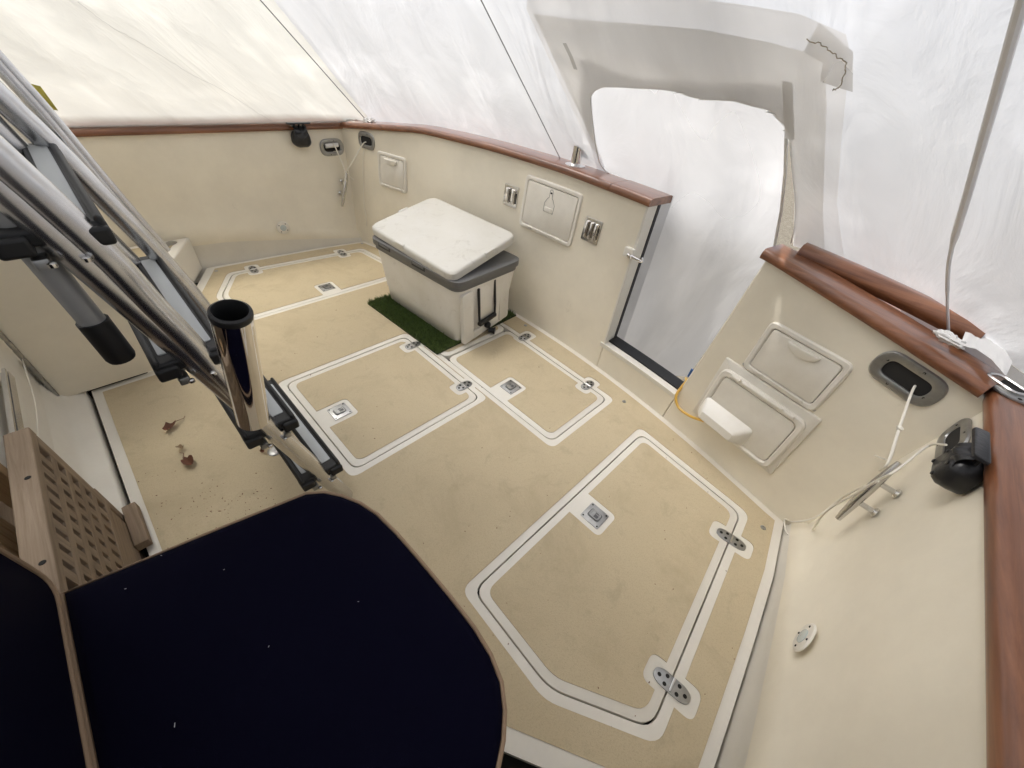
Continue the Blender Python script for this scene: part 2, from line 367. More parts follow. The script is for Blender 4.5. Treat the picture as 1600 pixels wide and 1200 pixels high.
def cdt(outer, holes, extra=()):
    vs_ = []; es = []
    for poly in [outer]+list(holes):
        b = len(vs_); vs_ += [Vector((p[0], p[1])) for p in poly]; es += [(b+i, b+(i+1) % len(poly)) for i in range(len(poly))]
    vs_ += [Vector((p[0], p[1])) for p in extra if inside(p, outer) and not any(inside(p, h) for h in holes)]
    V, E_, F, *_ = delaunay_2d_cdt(vs_, es, [], 0, 1e-6)
    keep = []
    for f in F:
        c_ = sum((V[i] for i in f), Vector((0, 0)))/len(f)
        if inside(c_, outer) and not any(inside(c_, h) for h in holes): keep.append(tuple(f))
    return V, keep
def sheet(mb, outer, holes, z, thick=0.0, mi=0):
    V, F = cdt(outer, holes)
    mb.add([(v[0], v[1], z) for v in V], F, mi)
    if thick:                               # short skirts down from every free edge
        cnt = {}
        for f in F:
            for i in range(len(f)):
                e = (f[i], f[(i+1) % len(f)]); k = tuple(sorted(e)); cnt[k] = None if k in cnt else e
        for k, e in cnt.items():
            if e: a, b = V[e[0]], V[e[1]]; mb.add([(a[0], a[1], z), (b[0], b[1], z), (b[0], b[1], z-thick), (a[0], a[1], z-thick)], [(1, 0, 3, 2)], mi)
def catmull(pts, n_=6):
    P = [Vector(p) for p in pts]; P = [P[0]*2-P[1]]+P+[P[-1]*2-P[-2]]; out = []
    for i in range(1, len(P)-2):
        for k in range(n_):
            t = k/n_; a, b, c_, d = P[i-1:i+3]
            out.append(.5*((2*b)+(c_-a)*t+(2*a-5*b+4*c_-d)*t*t+(3*b-a-3*c_+d)*t**3))
    out.append(P[-2]); return out
def copy_tree(o, parent=None):
    c_ = o.copy(); col.objects.link(c_)
    if parent: c_.parent = parent; c_.matrix_parent_inverse = o.matrix_parent_inverse.copy()
    for ch in list(o.children): copy_tree(ch, c_)
    return c_
def struct(o): o['kind'] = 'structure'; return o

# ================================================================== SETTING
# ground outside, far below the cockpit
mb = MB(); mb.add([(-60, -60, -1.9), (60, -60, -1.9), (60, 60, -1.9), (-60, 60, -1.9)], [(0, 1, 2, 3)])
struct(mb.build('ground', M['gravel']))
mb = MB(); mb.add([(-1.72, -.5, -.07), (1.72, -.5, -.07), (1.72, 1.72, -.07), (-1.72, 1.72, -.07)], [(0, 1, 2, 3)])
struct(mb.build('bilge_floor', M['dark']))

# --- hatch outlines (the dark joint), cockpit centred on x = 0
big = ccw([Zp(740, 923), Zp(858, 1076), Zp(1018.5, 1138), Zp(1157, 803), Zp(1002.5, 678)])
left = ccw([(-p[0], p[1]) for p in big])
mid = [(-.3355, .320), (.3195, .320), (.3195, .989), (-.3355, .989)]
h2 = [(-.030, 1.052), (.742, 1.052), (.745, 1.505), (-.030, 1.535)]
h3 = [(-.742, 1.052), (-.038, 1.052), (-.038, 1.535), (-.745, 1.505)]
RC = .045
holes = [rnd(offset(p, -.0025), RC) for p in (big, left, mid)] + [rnd(offset(ccw([h3[0], h2[1], h2[2], h2[3], h3[2], h3[3]]), -.0025), [RC, RC, RC, 0, 0, RC])]
# floor outline: left wall, transom, right wall, diagonal step faces, front
def arc(x0, x1, n_, f, off=0): return [(x0+(x1-x0)*i/n_, f(x0+(x1-x0)*i/n_)-off) for i in range(n_+1)]
def xsole(y): return float(np.interp(y, [-.6, .3, .545, .934, 1.2, 1.484], [1.77, 1.748, 1.738, 1.712, 1.690, 1.647]))
YS_ = [.5, .7, .934, 1.2, 1.484]
sole = [(-.78, -.318), (.78, -.318), (.78, -.12), (xsole(.4), .396)] + [(xsole(y), y) for y in YS_] + \
       arc(1.60, -1.60, 24, yfloor) + [(-xsole(y), y) for y in YS_[::-1]] + [(-xsole(.4), .396), (-.78, -.12)]
sole = ccw(sole)
fl = MB(); sheet(fl, sole, holes, 0.0, .03)
floor = struct(fl.build('floor', M['gelwhite'], smooth=False))

def orient(p, q): d = (q[0]-p[0], q[1]-p[1]); return math.atan2(d[1], d[0])
def rrect(cx, cy, w_, h_, a, r=.02):
    p = rect(w_, h_, r); return [(cx+x*math.cos(a)-y*math.sin(a), cy+x*math.sin(a)+y*math.cos(a)) for x, y in p]
# hatch fittings: hinges (x, y, angle across the joint) and latch (x, y, angle, tab)
def P2(px, py): q = Zp(px, py); return (q.x, q.y)
aB = orient(big[0], big[1])
hb = [P2(1142, 843), P2(1049, 1071)]
lb = P2(929, 806)
ang_out = orient(P2(1018.5, 1138), P2(1157, 803)) + math.pi/2
H = {
 'big': dict(poly=big, hinge=[(hb[0][0], hb[0][1], ang_out), (hb[1][0], hb[1][1], ang_out)], latch=(lb[0], lb[1], 0, (-1, 0)), len=.110,
             label='large six-sided deck hatch at lower right beside the bare side wall'),
 'left': dict(poly=left, hinge=[(-hb[0][0], hb[0][1], -ang_out), (-hb[1][0], hb[1][1], -ang_out)], latch=(-lb[0], lb[1], 0, (1, 0)), len=.110,
             label='six-sided deck hatch in the far left corner, behind the cooler'),
 'mid': dict(poly=mid, hinge=[(*P2(645, 540), math.pi/2), (*P2(725, 603), math.pi/2)], latch=(*P2(531, 643), 0, (0, -1)), len=.092,
             label='square deck hatch in the middle of the sole, just beside the ladder foot'),
 'h2': dict(poly=h2, hinge=[(*P2(820, 527), math.pi/2), (*P2(918, 602), math.pi/2)], latch=(*P2(798, 605), 0, (0, -1)), len=.092,
             label='deck hatch between the cooler and the open transom gateway'),
 'h3': dict(poly=h3, hinge=[(-.62, 1.515, math.pi/2), (-.16, 1.527, math.pi/2)], latch=(-.4, 1.19, 0, (0, -1)), len=.092,
             label='deck hatch mostly hidden under the cooler and its grass mat'),
}
tanholes = []
BW = .030
for k, h in H.items():
    if k in ('h2', 'h3'): continue
    tanholes.append(rnd(offset(h['poly'], -BW), .04))
tanholes.append(rnd(offset(ccw([h3[0], h2[1], h2[2], h2[3], h3[2], h3[3]]), -BW), [.04, .04, .04, 0, 0, .04]))
for k, h in H.items():
    for hx, hy, ha in h['hinge']: tanholes.append(rrect(hx, hy, h['len']+.05, .088, ha, .028))
TR = .03
TW = .033
tan_outer = ccw([(-.742, -.285), (.742, -.285), (.742, -.085), (xsole(.45)-TW, .432)] + [(xsole(y)-TW, y) for y in YS_[:-1]] + [(xsole(1.45)-TW, 1.45)] +
                arc(1.57, -1.57, 24, yfloor, TW) + [(-xsole(1.45)+TW, 1.45)] + [(-xsole(y)+TW, y) for y in YS_[:-1][::-1]] + [(-xsole(.45)+TW, .432), (-.742, -.085)])
fl = MB(); sheet(fl, tan_outer, tanholes, .0028, .0025)
struct(fl.build('nonskid_floor', M['tan'], smooth=False))

# generic pieces
def screw(mb, x, y, z, r=.004, mi=0): mb.lathe([(r, 0), (r, .0008), (r*.7, .0018), (r*.3, .0012)], 10, mi, (x, y, z))
def hinge_plate(parent, L, W, mtx):
    a = MB(); p = rnd([(-L/2, -W*.28), (-L*.3, -W/2), (L*.3, -W/2), (L/2, -W*.28), (L/2, W*.28), (L*.3, W/2), (-L*.3, W/2), (-L/2, W*.28)], .01, 3)
    a.pad(p, 0, .004, .0012)
    o = a.build('hinge', M['oldsteel'], parent, mtx=None); o.matrix_local = mtx
    b = MB(); b.tube([(0, -W*.42, .0045), (0, W*.42, .0045)], .004, 10); b.build('hinge_pin', M['steel'], o)
    c_ = MB()
    for sx in (-1, 1):
        for (u_, v_) in ((.17, .26), (.17, -.26), (.36, .0)):
            c_.lathe([(.0058, 0), (.0058, .0008), (.002, .0009)], 10, 0, (sx*u_*L, v_*W, .0039))
    c_.build('screw', M['dark'], o, kind='stuff')
    return o
def latch_plate(parent, S_, mtx):
    a = MB(); a.pad(rect(S_, S_, .004, n_=2), 0, .0035, .001)
    o = a.build('latch', M['oldsteel'], parent); o.matrix_local = mtx
    b = MB(); b.prism(rect(S_*.62, S_*.5, S_*.12), .0036, .0040); b.build('latch_recess', M['darksteel'], o)
    c_ = MB(); q = rect(S_*.52, S_*.42, S_*.13); c_.ring(q, offset(q, .006), .0042, .0085, .001)
    c_.box((-S_*.1, 0, .006), (S_*.16, S_*.3, .003)); c_.box((S_*.1, S_*.08, .005), (S_*.2, S_*.05, .003)); c_.build('pull_ring', M['oldsteel'], o)
    d = MB()
    for sx in (-1, 1):
        for sy in (-1, 1): screw(d, sx*S_*.4, sy*S_*.4, .0034, .0035)
    d.build('screw', M['dark'], o, kind='stuff')
    return o
hatch_objs = {}
for k, h in H.items():
    poly = h['poly']; t = thing('deck_hatch', h['label'], 'hatch', at(0, 0, 0), 'deck hatches set into the cockpit floor')
    a = MB(); a.pad(rnd(offset(poly, .0022), RC), -.03, .0, .003); a.build('lid', M['gelwhite'], t)
    lx, ly, la, (dx, dy) = h['latch']
    hs = []
    tab = .125
    base = rrect(lx+dx*-.0, ly+dy*-.0, tab, tab, 0, .025)
    hs.append([(p[0], p[1]) for p in base])
    hs.append(rrect(lx+dx*.09, ly+dy*.09, (.22 if dx else tab+.0), (.22 if dy else tab+.0), 0, .0001))
    for hx, hy, ha in h['hinge']: hs.append(rrect(hx, hy, h['len']+.05, .088, ha, .028))
    b = MB(); sheet(b, rnd(offset(poly, BW), .035), hs, .0028, .0025); b.build('nonskid_panel', M['tan'], t, smooth=False)
    for hx, hy, ha in h['hinge']: hinge_plate(t, h['len'], .047, at(hx, hy, .0005, ha))
    latch_plate(t, .082, at(lx, ly, .0005, {(-1, 0): 0, (1, 0): math.pi, (0, -1): math.pi/2}[(dx, dy)]))
    hatch_objs[k] = t

# filler caps / screws let into the floor
for i, (px, py, lb_) in enumerate([(821, 509, 'small fastener in the floor by the cooler'), (975, 628, 'small fastener in the floor below the gateway sill'),
                                   (1192, 825, 'small round fastener in the floor at the right rear corner'), (566, 381, 'tiny fastener in the floor at the far left corner'),
                                   (338, 424, 'tiny fastener in the floor beside the left diagonal step')]):
    q = Zp(px, py); a = MB(); a.lathe([(.011, 0), (.010, .002), (.005, .0026), (.004, .001)], 14)
    tag(a.build('deck_fastener', M['oldsteel'], mtx=at(q.x, q.y, .0028)), lb_, 'fastener', 'fasteners let into the floor')

# --- diagonal side steps (raised platforms forward of the floor)
def step(side):
    s = side; pts = ccw([(s*.795, -.55), (s*1.74, -.55), (s*1.744, .375), (s*.795, -.135)])
    H_ = .215
    t = thing('side_step', 'raised tan step against the left wall, seen behind the ladder' if s < 0 else 'raised step at the bottom right, forward of the large hatch', 'step', at(0, 0, 0))
    a = MB(); a.prism(pts, 0.0, H_); a.build('step_body', M['gelwhite'], t, bevel=.012, seg=3)
    b = MB(); b.prism(rnd(offset(pts, .05), .03), H_, H_+.0028); b.build('nonskid_panel', M['tan'], t, smooth=False)
    return t
st = step(-1)
q = Zp(262, 383, .215)
o = MB().pad(rrect(0, 0, .11, .05, 0, .02), 0, .005, .002).build('step_latch', M['oldsteel'], st); o.matrix_local = at(q.x, q.y, .2155, -.9)
st2 = thing('side_step', 'low white step edge at the bottom of the picture, forward of the large hatch', 'step', at(0, 0, 0))
pts = ccw([(.80, -.55), (1.74, -.55), (1.745, .33), (.80, -.19)])
MB().prism(pts, 0, .04).build('step_body', M['gelwhite'], st2, bevel=.015, seg=3)

# --- walls -----------------------------------------------------------------
TH = .11
def side_wall(s):
    nm = 'wall_left' if s < 0 else 'wall_right'
    a = MB(); ys = [-.6+(1.50+.6)*i/20 for i in range(21)]
    def foot(y): return float(np.interp(y, [-.6, .58, 1.3, 1.5], [.34, .25, .095, .06]))
    def toe(y): return float(np.interp(y, [-.6, .58, 1.3, 1.5], [.17, .12, .02, .0]))
    rows = []
    for y in ys:
        b0 = xsole(y)+.009; bx = b0-1.735
        rows.append([(s*b0, y, -.06), (s*b0, y, .004), (s*(b0+.006), y, toe(y)+.006), (s*(xwall(.2)-.010+bx*.9), y, toe(y)+.022),
                     (s*(xwall(.3)-.006+bx*.7), y, foot(y)), (s*(xwall(.3)+bx*.6), y, foot(y)+.012),
                     (s*(xwall(.5)+bx*.35), y, .5), (s*xwall(ZS), y, ZS+.002), (s*(xwall(ZS)+TH), y, ZS+.002), (s*(xwall(ZS)+TH), y, -.3)])
    n_ = len(rows[0]); a.add([p for r_ in rows for p in r_], [(i*n_+k, i*n_+k+1, (i+1)*n_+k+1, (i+1)*n_+k) for i in range(len(rows)-1) for k in range(n_-1)])
    a.m = [1 if k < 3 else 0 for i in range(len(rows)-1) for k in range(n_-1)]
    return struct(a.build(nm, [M['gel'], M['gelwhite']], angle=50, fix=False))
side_wall(-1); side_wall(1)

# transom, cut by the gateway
GL0, GL1, GR0, GR1, SILL = .545, .513, 1.008, 1.062, .15
def gl(z): return GL0+(GL1-GL0)*z/.85
def gr(z): return GR0+(GR1-GR0)*z/.85
def tr_piece(name, fx0, fx1, z0f, z1f, nx, nz, mt=M['gel'], jambs=True, yoff=0, th=TH):
    a = MB()
    def pt(i, k, back):
        v = k/nz; u_ = i/nx; zz = z0f + (1.0)*0
        x_ = fx0(.4)+(fx1(.4)-fx0(.4))*u_
        z1 = z1f(x_); z_ = z0f+(z1-z0f)*v; x_ = fx0(z_)+(fx1(z_)-fx0(z_))*u_
        return (x_, yT(x_, z_)+yoff+(th if back else 0), z_)
    V = [pt(i, k, b) for b in (0, 1) for k in range(nz+1) for i in range(nx+1)]; N = (nx+1)*(nz+1)
    F = []
    idx = lambda i, k, b: b*N+k*(nx+1)+i
    for k in range(nz):
        for i in range(nx):
            F.append((idx(i, k, 0), idx(i+1, k, 0), idx(i+1, k+1, 0), idx(i, k+1, 0))); F.append((idx(i, k, 1), idx(i, k+1, 1), idx(i+1, k+1, 1), idx(i+1, k, 1)))
        F.append((idx(0, k, 0), idx(0, k+1, 0), idx(0, k+1, 1), idx(0, k, 1))); F.append((idx(nx, k, 0), idx(nx, k, 1), idx(nx, k+1, 1), idx(nx, k+1, 0)))
    for i in range(nx):
        F.append((idx(i, 0, 0), idx(i, 0, 1), idx(i+1, 0, 1), idx(i+1, 0, 0))); F.append((idx(i, nz, 0), idx(i+1, nz, 0), idx(i+1, nz, 1), idx(i, nz, 1)))
    a.add(V, F); return a
wl = tr_piece('t', lambda z: -1.78, gl, -.06, lambda x: zcap(x)+.003, 30, 8).build('transom_wall', M['gel'], bevel=.006, angle=50)
struct(wl)
wr_ = tr_piece('t', gr, lambda z: 1.78, -.06, lambda x: zcap(x)+.003, 14, 8).build('transom_wall', M['gel'], bevel=.006, angle=50)
struct(wr_)
ws = tr_piece('t', lambda z: gl(z)+.001, lambda z: gr(z)-.001, -.06, lambda x: SILL, 8, 2).build('transom_wall', M['gel'], bevel=.004, angle=50)
struct(ws)
# gateway sill and jamb trim
g = thing('transom_gateway_trim', 'white lip and black rubber gasket framing the open gateway', 'gate frame', at(0, 0, 0))
def ribbon(pts, dirs, w0, w1, lift):
    a = MB(); V = []
    return a
a = MB(); n_ = 8; V = []
for i in range(n_+1):
    x = GL0-.028+(GR0-GL0+.05)*i/n_
    for (dy, dz) in ((-.004, -.02), (-.006, .006), (.035, .008), (.035, -.02)): V.append((x, yT(x, SILL)+dy, SILL+dz))
a.add(V, [(i*4+k, i*4+(k+1) % 4, (i+1)*4+(k+1) % 4, (i+1)*4+k) for i in range(n_) for k in range(4)]+[(0, 1, 2, 3), (n_*4+3, n_*4+2, n_*4+1, n_*4)])
a.build('sill_lip', M['gelwhite'], g, bevel=.002)
a = MB(); V = []
for i in range(n_+1):
    x = gl(SILL)+.004+(gr(SILL)-gl(SILL)-.008)*i/n_
    for (dy, dz) in ((.036, .004), (.036, .014), (.112, .014), (.112, .004)): V.append((x, yT(x, SILL)+dy, SILL+dz))
a.add(V, [(i*4+k, i*4+(k+1) % 4, (i+1)*4+(k+1) % 4, (i+1)*4+k) for i in range(n_) for k in range(4)]+[(0, 1, 2, 3), (n_*4+3, n_*4+2, n_*4+1, n_*4)])
a.build('sill_gasket', M['rubber'], g)
a = MB(); V = []
for i in range(n_+1):
    z = SILL-.02+(zcap(.5)-.002-SILL+.02)*i/n_; x = gl(z)
    for (dx, dy) in ((-.004, -.004), (.007, -.004), (.007, .086), (-.004, .086)): V.append((x+dx, yT(x, z)+dy, z))
a.add(V, [(i*4+k, i*4+(k+1) % 4, (i+1)*4+(k+1) % 4, (i+1)*4+k) for i in range(n_) for k in range(4)])
a.build('jamb_lip', M['gelwhite'], g, bevel=.002)
a = MB(); V = []
for i in range(n_+1):
    z = SILL+.0+(zcap(.5)-.002-SILL)*i/n_; x = gl(z)
    for (dx, dy) in ((.001, .087), (.010, .087), (.010, .111), (.001, .111)): V.append((x+dx, yT(x, z)+dy, z))
a.add(V, [(i*4+k, i*4+(k+1) % 4, (i+1)*4+(k+1) % 4, (i+1)*4+k) for i in range(n_) for k in range(4)])
a.build('jamb_gasket', M['rubber'], g)

# --- teak caps -------------------------------------------------------------
CW, CT = .165, .036
def cap_mb(path, normals, zs, w_=CW, th=CT, inner=-.018):
    """path: inner wall line; normals point outboard"""
    prof = [(0, .002), (-.004, .012), (.0, .026), (.008, th*.94), (.02, th), (w_-.02, th), (w_-.008, th*.94), (w_, .026), (w_+.004, .012), (w_, .002)]
    a = MB(); V = []
    for p, nn, z in zip(path, normals, zs):
        for (d, h_) in prof: V.append((p[0]+nn[0]*(inner+d), p[1]+nn[1]*(inner+d), z+h_))
    n_ = len(prof); L = len(path)
    a.add(V, [(i*n_+k, i*n_+(k+1) % n_, (i+1)*n_+(k+1) % n_, (i+1)*n_+k) for i in range(L-1) for k in range(n_)]+[tuple(range(n_)), tuple((L-1)*n_+k for k in range(n_-1, -1, -1))])
    return a
def tcap(x0, x1, name, label, n_=20, **kw):
    xs = [x0+(x1-x0)*i/n_ for i in range(n_+1)]
    o = cap_mb([(x, yT(x, zcap(x))) for x in xs], [Vector((.184*x, 1)).normalized() for x in xs], [zcap(x) for x in xs], **kw).build(name, M['teak'], angle=40)
    return tag(o, label, 'cap rail')
tcap(-1.745, .300, 'teak_cap_rail', 'long curved varnished teak cap along the transom left of the gateway')
tcap(.302, .530, 'teak_cap_rail', 'short darker teak cap block ending at the left side of the gateway', 6, w_=CW+.01)
tcap(1.045, 1.735, 'teak_cap_rail', 'varnished teak cap on the transom right of the gateway, meeting the right side cap', 14, w_=.15)
for s in (-1, 1):
    ys = [-.6+(1.535+.6)*i/10 for i in range(11)] if s > 0 else [-.6+(1.535+.6)*i/10 for i in range(11)]
    a = cap_mb([(s*xwall(ZS), y) for y in ys], [(s, 0)]*11, [ZS+.001]*11, w_=CW+.01)
    tag(a.build('teak_cap_rail', M['teaky'], angle=40), 'straight teak cap along the far left side wall' if s < 0 else 'straight teak cap along the right side wall at the picture edge', 'cap rail')

# the open transom door folded back outside, only its teak top shows
d0, d1 = Zp(1248, 396, .88), Zp(1528, 530, .83)
dr = thing('transom_door', 'open transom door folded outside behind the right cap, teak topped', 'door', at(0, 0, 0))
dv = Vector((d1.x-d0.x, d1.y-d0.y, 0)).normalized(); dn = Vector((-dv.y, dv.x, 0))
a = MB(); V = []
prof = [(0, -.02), (-.01, 0), (-.004, .022), (.014, .034), (.05, .036), (.075, .03), (.085, .012), (.08, -.02)]
n2 = 12
for i in range(n2+1):
    t_ = i/n2; p = d0.lerp(d1, t_) + dn*(.025*math.sin(math.pi*t_))
    for d, h_ in prof: V.append(p+dn*(d-.02)+Vector((0, 0, h_-.0)))
nn = len(prof); a.add(V, [(i*nn+k, i*nn+(k+1) % nn, (i+1)*nn+(k+1) % nn, (i+1)*nn+k) for i in range(n2) for k in range(nn)]+[tuple(range(nn)), tuple(n2*nn+k for k in range(nn-1, -1, -1))])
a.build('teak_top', M['teak'], dr, angle=45)
a = MB(); p = d0.lerp(d1, .5); a.box((p.x+dn.x*.02, p.y+dn.y*.02, p.z-.42), ((d1-d0).length*.96, .05, .68), rot=Matrix.Rotation(math.atan2(dv.y, dv.x), 3, 'Z'))
a.build('door_panel', M['gelwhite'], dr, bevel=.01)

a = MB(); V = []
for i in range(n2+1):
    t_ = i/n2; p = d0.lerp(d1, t_); xa = 1.05+(1.74-1.05)*t_
    V += [(xa, yT(xa, .8)+TH+.002, zcap(xa)-.012), (xa+.06, yT(xa, .8)+.34, zcap(xa)-.02), (xa+.06, yT(xa, .8)+.34, zcap(xa)-.04), (xa, yT(xa, .8)+TH+.002, zcap(xa)-.04)]
a.add(V, [(i*4+k, i*4+(k+1) % 4, (i+1)*4+(k+1) % 4, (i+1)*4+k) for i in range(n2) for k in range(4)])
a.build('rubbing_board', M['teak'], dr)

# --- forward bulkhead, seat base and the cabinet door ------------------------
mb = MB(); mb.box((-.865, -.45, .52), (1.79, .05, 1.16))
mb.box((.7, -.70, .5), (2.1, .04, 1.2))
pr_ = [(-.334, -.06), (-.334, .0), (-.342, .008), (-.385, .022), (-.408, .045), (-.4245, .12)]
mb.add([(x_, y_, z_) for x_ in (-.80, .03) for y_, z_ in pr_], [(k, k+1, k+7, k+6) for k in range(5)])
struct(mb.build('bulkhead', M['gelwhite'], angle=60))
cdoor = thing('cabinet_door', 'large plain cream door panel hanging open beside the left of the floor', 'door', at(0, 0, 0))
a = MB(); a.box((-.772, -.2145, .53), (.022, .382, 1.03)); a.build('door_panel', M['gel'], cdoor, bevel=.004)
a = MB()
a.tube([(-.757, -.409, .03), (-.757, -.409, 1.03)], .006, 8)
for i in range(24): a.tube([(-.757, -.409, .04+i*.041), (-.757, -.409, .04+i*.041+.034)], .0078, 8)
a.build('piano_hinge', M['oldsteel'], cdoor)
tr_ = tag(MB().box((0, 0, 0), (.5, .018, .03)).box((0, .004, .024), (.5, .008, .008)).build('door_track', M['alu'], mtx=at(-.2, -.405, .36, 0)), 'aluminium track across the bulkhead at the left edge', 'track')
tr_.rotation_euler = (0, 0, 0)

# --- hardtop over the helm (above and behind the camera) ----------------------
mb = MB(); mb.box((0, -1.35, 2.02), (1.9, .7, .08)); struct(mb.build('hardtop', M['gelwhite'], bevel=.02))
mb = MB(); mb.box((1.0, -1.62, .3), (3.4, .06, 1.3)); struct(mb.build('cabin_bulkhead', M['gel'], bevel=.01))

# ================================================================== SHRINK WRAP TENT
basep = [(-1.81, -1.7, .79), (-1.81, .2, .79), (-1.81, 1.2, .79), (-1.80, 1.60, .79), (-1.70, 1.69, .81), (-1.3, 1.775, .85), (-.7, 1.885, .89), (0, 1.925, .905), (.55, 1.90, .90),
         (.80, 1.93, .87), (1.06, 1.93, .86), (1.22, 1.94, .86), (1.5, 1.86, .85), (1.74, 1.73, .81), (1.92, 1.58, .79), (1.95, 1.1, .79), (1.95, .2, .79), (1.95, -1.7, .79)]
topp = [(-1.08, -1.7, 2.25), (-1.08, -.9, 2.25), (-1.08, -.3, 2.25), (-1.05, .08, 2.25), (-1.0, .12, 2.25), (-.8, .2, 2.25), (-.45, .35, 2.25), (0, .45, 2.25), (.35, .42, 2.25),
        (.5, .40, 2.25), (.65, .38, 2.25), (.75, .36, 2.25), (.9, .31, 2.25), (1.06, .22, 2.25), (1.16, .1, 2.25), (1.2, -.3, 2.25), (1.2, -.8, 2.25), (1.2, -1.7, 2.25)]
sl_ = [0.0]
for i in range(1, len(basep)): sl_.append(sl_[-1]+((Vector(basep[i])-Vector(basep[i-1])).length+(Vector(topp[i])-Vector(topp[i-1])).length)/2)
BX = np.array(basep); TX = np.array(topp)
def wrap_raw(s, v):
    b = Vector([float(np.interp(s, sl_, BX[:, k])) for k in range(3)]); t_ = Vector([float(np.interp(s, sl_, TX[:, k])) for k in range(3)])
    return b.lerp(t_, v)
def wrap(s, v, lift=0.0):
    p = wrap_raw(s, v); e = .02
    du = wrap_raw(s+e, v)-wrap_raw(s-e, v); dv_ = wrap_raw(s, v+e)-wrap_raw(s, v-e); n_ = du.cross(dv_).normalized()
    c_ = Vector((0, .5, 1.0)); 
    if n_.dot(c_-p) < 0: n_ = -n_
    f = noise.noise(Vector((s*2.1, v*.9, 3.1)))*.028 + noise.noise(Vector((s*7.5+v*3.0, v*1.8, 9.7)))*.012*(.35+.65*max(0, 1-v*1.6)) \
        + noise.noise(Vector((s*22+v*6, v*3.2, 1.7)))*.0045*max(0, 1-v*2.0)
    f *= min(1, v*8+.15)
    return p + n_*(f+lift)
def wrap_sv(px, py, s, v):
    """where the sight line through this photo point meets the tent film"""
    d = ray(px, py).normalized()
    def e_(s, v): q = wrap_raw(s, v)-CAM; return q - d*q.dot(d)
    for _ in range(25):
        r_ = e_(s, v); h = 1e-3; a = (e_(s+h, v)-r_)/h; b = (e_(s, v+h)-r_)/h
        aa, ab, bb = a.dot(a), a.dot(b), b.dot(b); ra, rb = a.dot(r_), b.dot(r_); det = aa*bb-ab*ab
        if abs(det) < 1e-12: break
        ds = -(ra*bb-rb*ab)/det; dvv = -(rb*aa-ra*ab)/det
        s += max(-.3, min(.3, ds)); v += max(-.2, min(.2, dvv))
    return (s, v)
S_G = sl_[9]
hole_px = [(925, 150), (932, 138), (946, 131), (975, 129), (1002, 131), (1035, 134), (1061, 138), (1080, 146), (1102, 152), (1125, 153), (1150, 155), (1178, 163), (1203, 170),
           (1216, 183), (1232, 200), (1236, 230), (1240, 270), (1244, 310), (1243, 350), (1237, 378), (1222, 395), (1200, 402), (1150, 380), (1060, 330), (1020, 296), (985, 283), (955, 270), (940, 255), (934, 225), (928, 190)]
hole = ccw([wrap_sv(x, y, S_G-.3, .2) for x, y in hole_px])
hole_low = [(s, v if v > .035 else -.06) for s, v in hole]
def film_mesh(name, outer, holes_, lift, mt, ds=.035, dvv=.02, parent=None):
    s0 = min(p[0] for p in outer); s1 = max(p[0] for p in outer); v0 = min(p[1] for p in outer); v1 = max(p[1] for p in outer)
    ex = [(s0+ds*i+.011, v0+dvv*j+.007) for i in range(int((s1-s0)/ds)+1) for j in range(int((v1-v0)/dvv)+1)]
    V, F = cdt(outer, holes_, ex)
    a = MB(); a.add([wrap(p[0], p[1], lift) for p in V], F); a.uv = [(p[0], p[1]*2.0) for p in V]
    return a.build(name, mt, parent, fix=False, angle=180)
S1 = sl_[-1]
tent = thing('shrink_wrap_tent', 'translucent white shrink wrap tent stretched over the whole cockpit', 'boat cover', at(0, 0, 0))
sc = sl_[4]
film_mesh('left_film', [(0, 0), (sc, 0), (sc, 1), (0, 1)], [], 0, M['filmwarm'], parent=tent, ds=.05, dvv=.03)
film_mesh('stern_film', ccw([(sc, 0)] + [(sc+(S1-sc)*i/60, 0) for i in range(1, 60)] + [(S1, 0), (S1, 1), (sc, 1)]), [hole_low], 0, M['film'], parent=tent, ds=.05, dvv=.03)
# roof of the tent up to the ridge
a = MB(); N_ = len(topp)
V = [Vector(p) for p in topp]; ridge = [Vector((0, max(-1.7, min(.1, p[1]-.3)), 2.62)) for p in topp]
a.add(V+ridge, [(i, i+1, N_+i+1, N_+i) for i in range(N_-1)]); a.uv = [(p.x, p.y) for p in V+ridge]
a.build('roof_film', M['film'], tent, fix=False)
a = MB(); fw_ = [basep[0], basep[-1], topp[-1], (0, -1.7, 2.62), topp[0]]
a.add(fw_, [(0, 1, 2, 3, 4)]); a.uv = [(p[0], p[2]) for p in fw_]; a.build('added_front_film', M['film'], tent, fix=False)  # unseen front wall of film, added to send daylight aft into the cockpit
# skirt of the film hanging outside the hull
a = MB(); V = [Vector(p) for p in basep]; W_ = [Vector((p[0]*1.02, p[1]+(.03 if p[1] > 1.5 else 0), -.5)) for p in basep]
ii = [i for i in range(N_-1) if not (8 <= i <= 11)]
a.add(V+W_, [(i, i+1, N_+i+1, N_+i) for i in ii]); a.uv = [(i*.2, 0) for i in range(N_)]+[(i*.2, 1) for i in range(N_)]
a.build('skirt_film', M['film'], tent, fix=False)

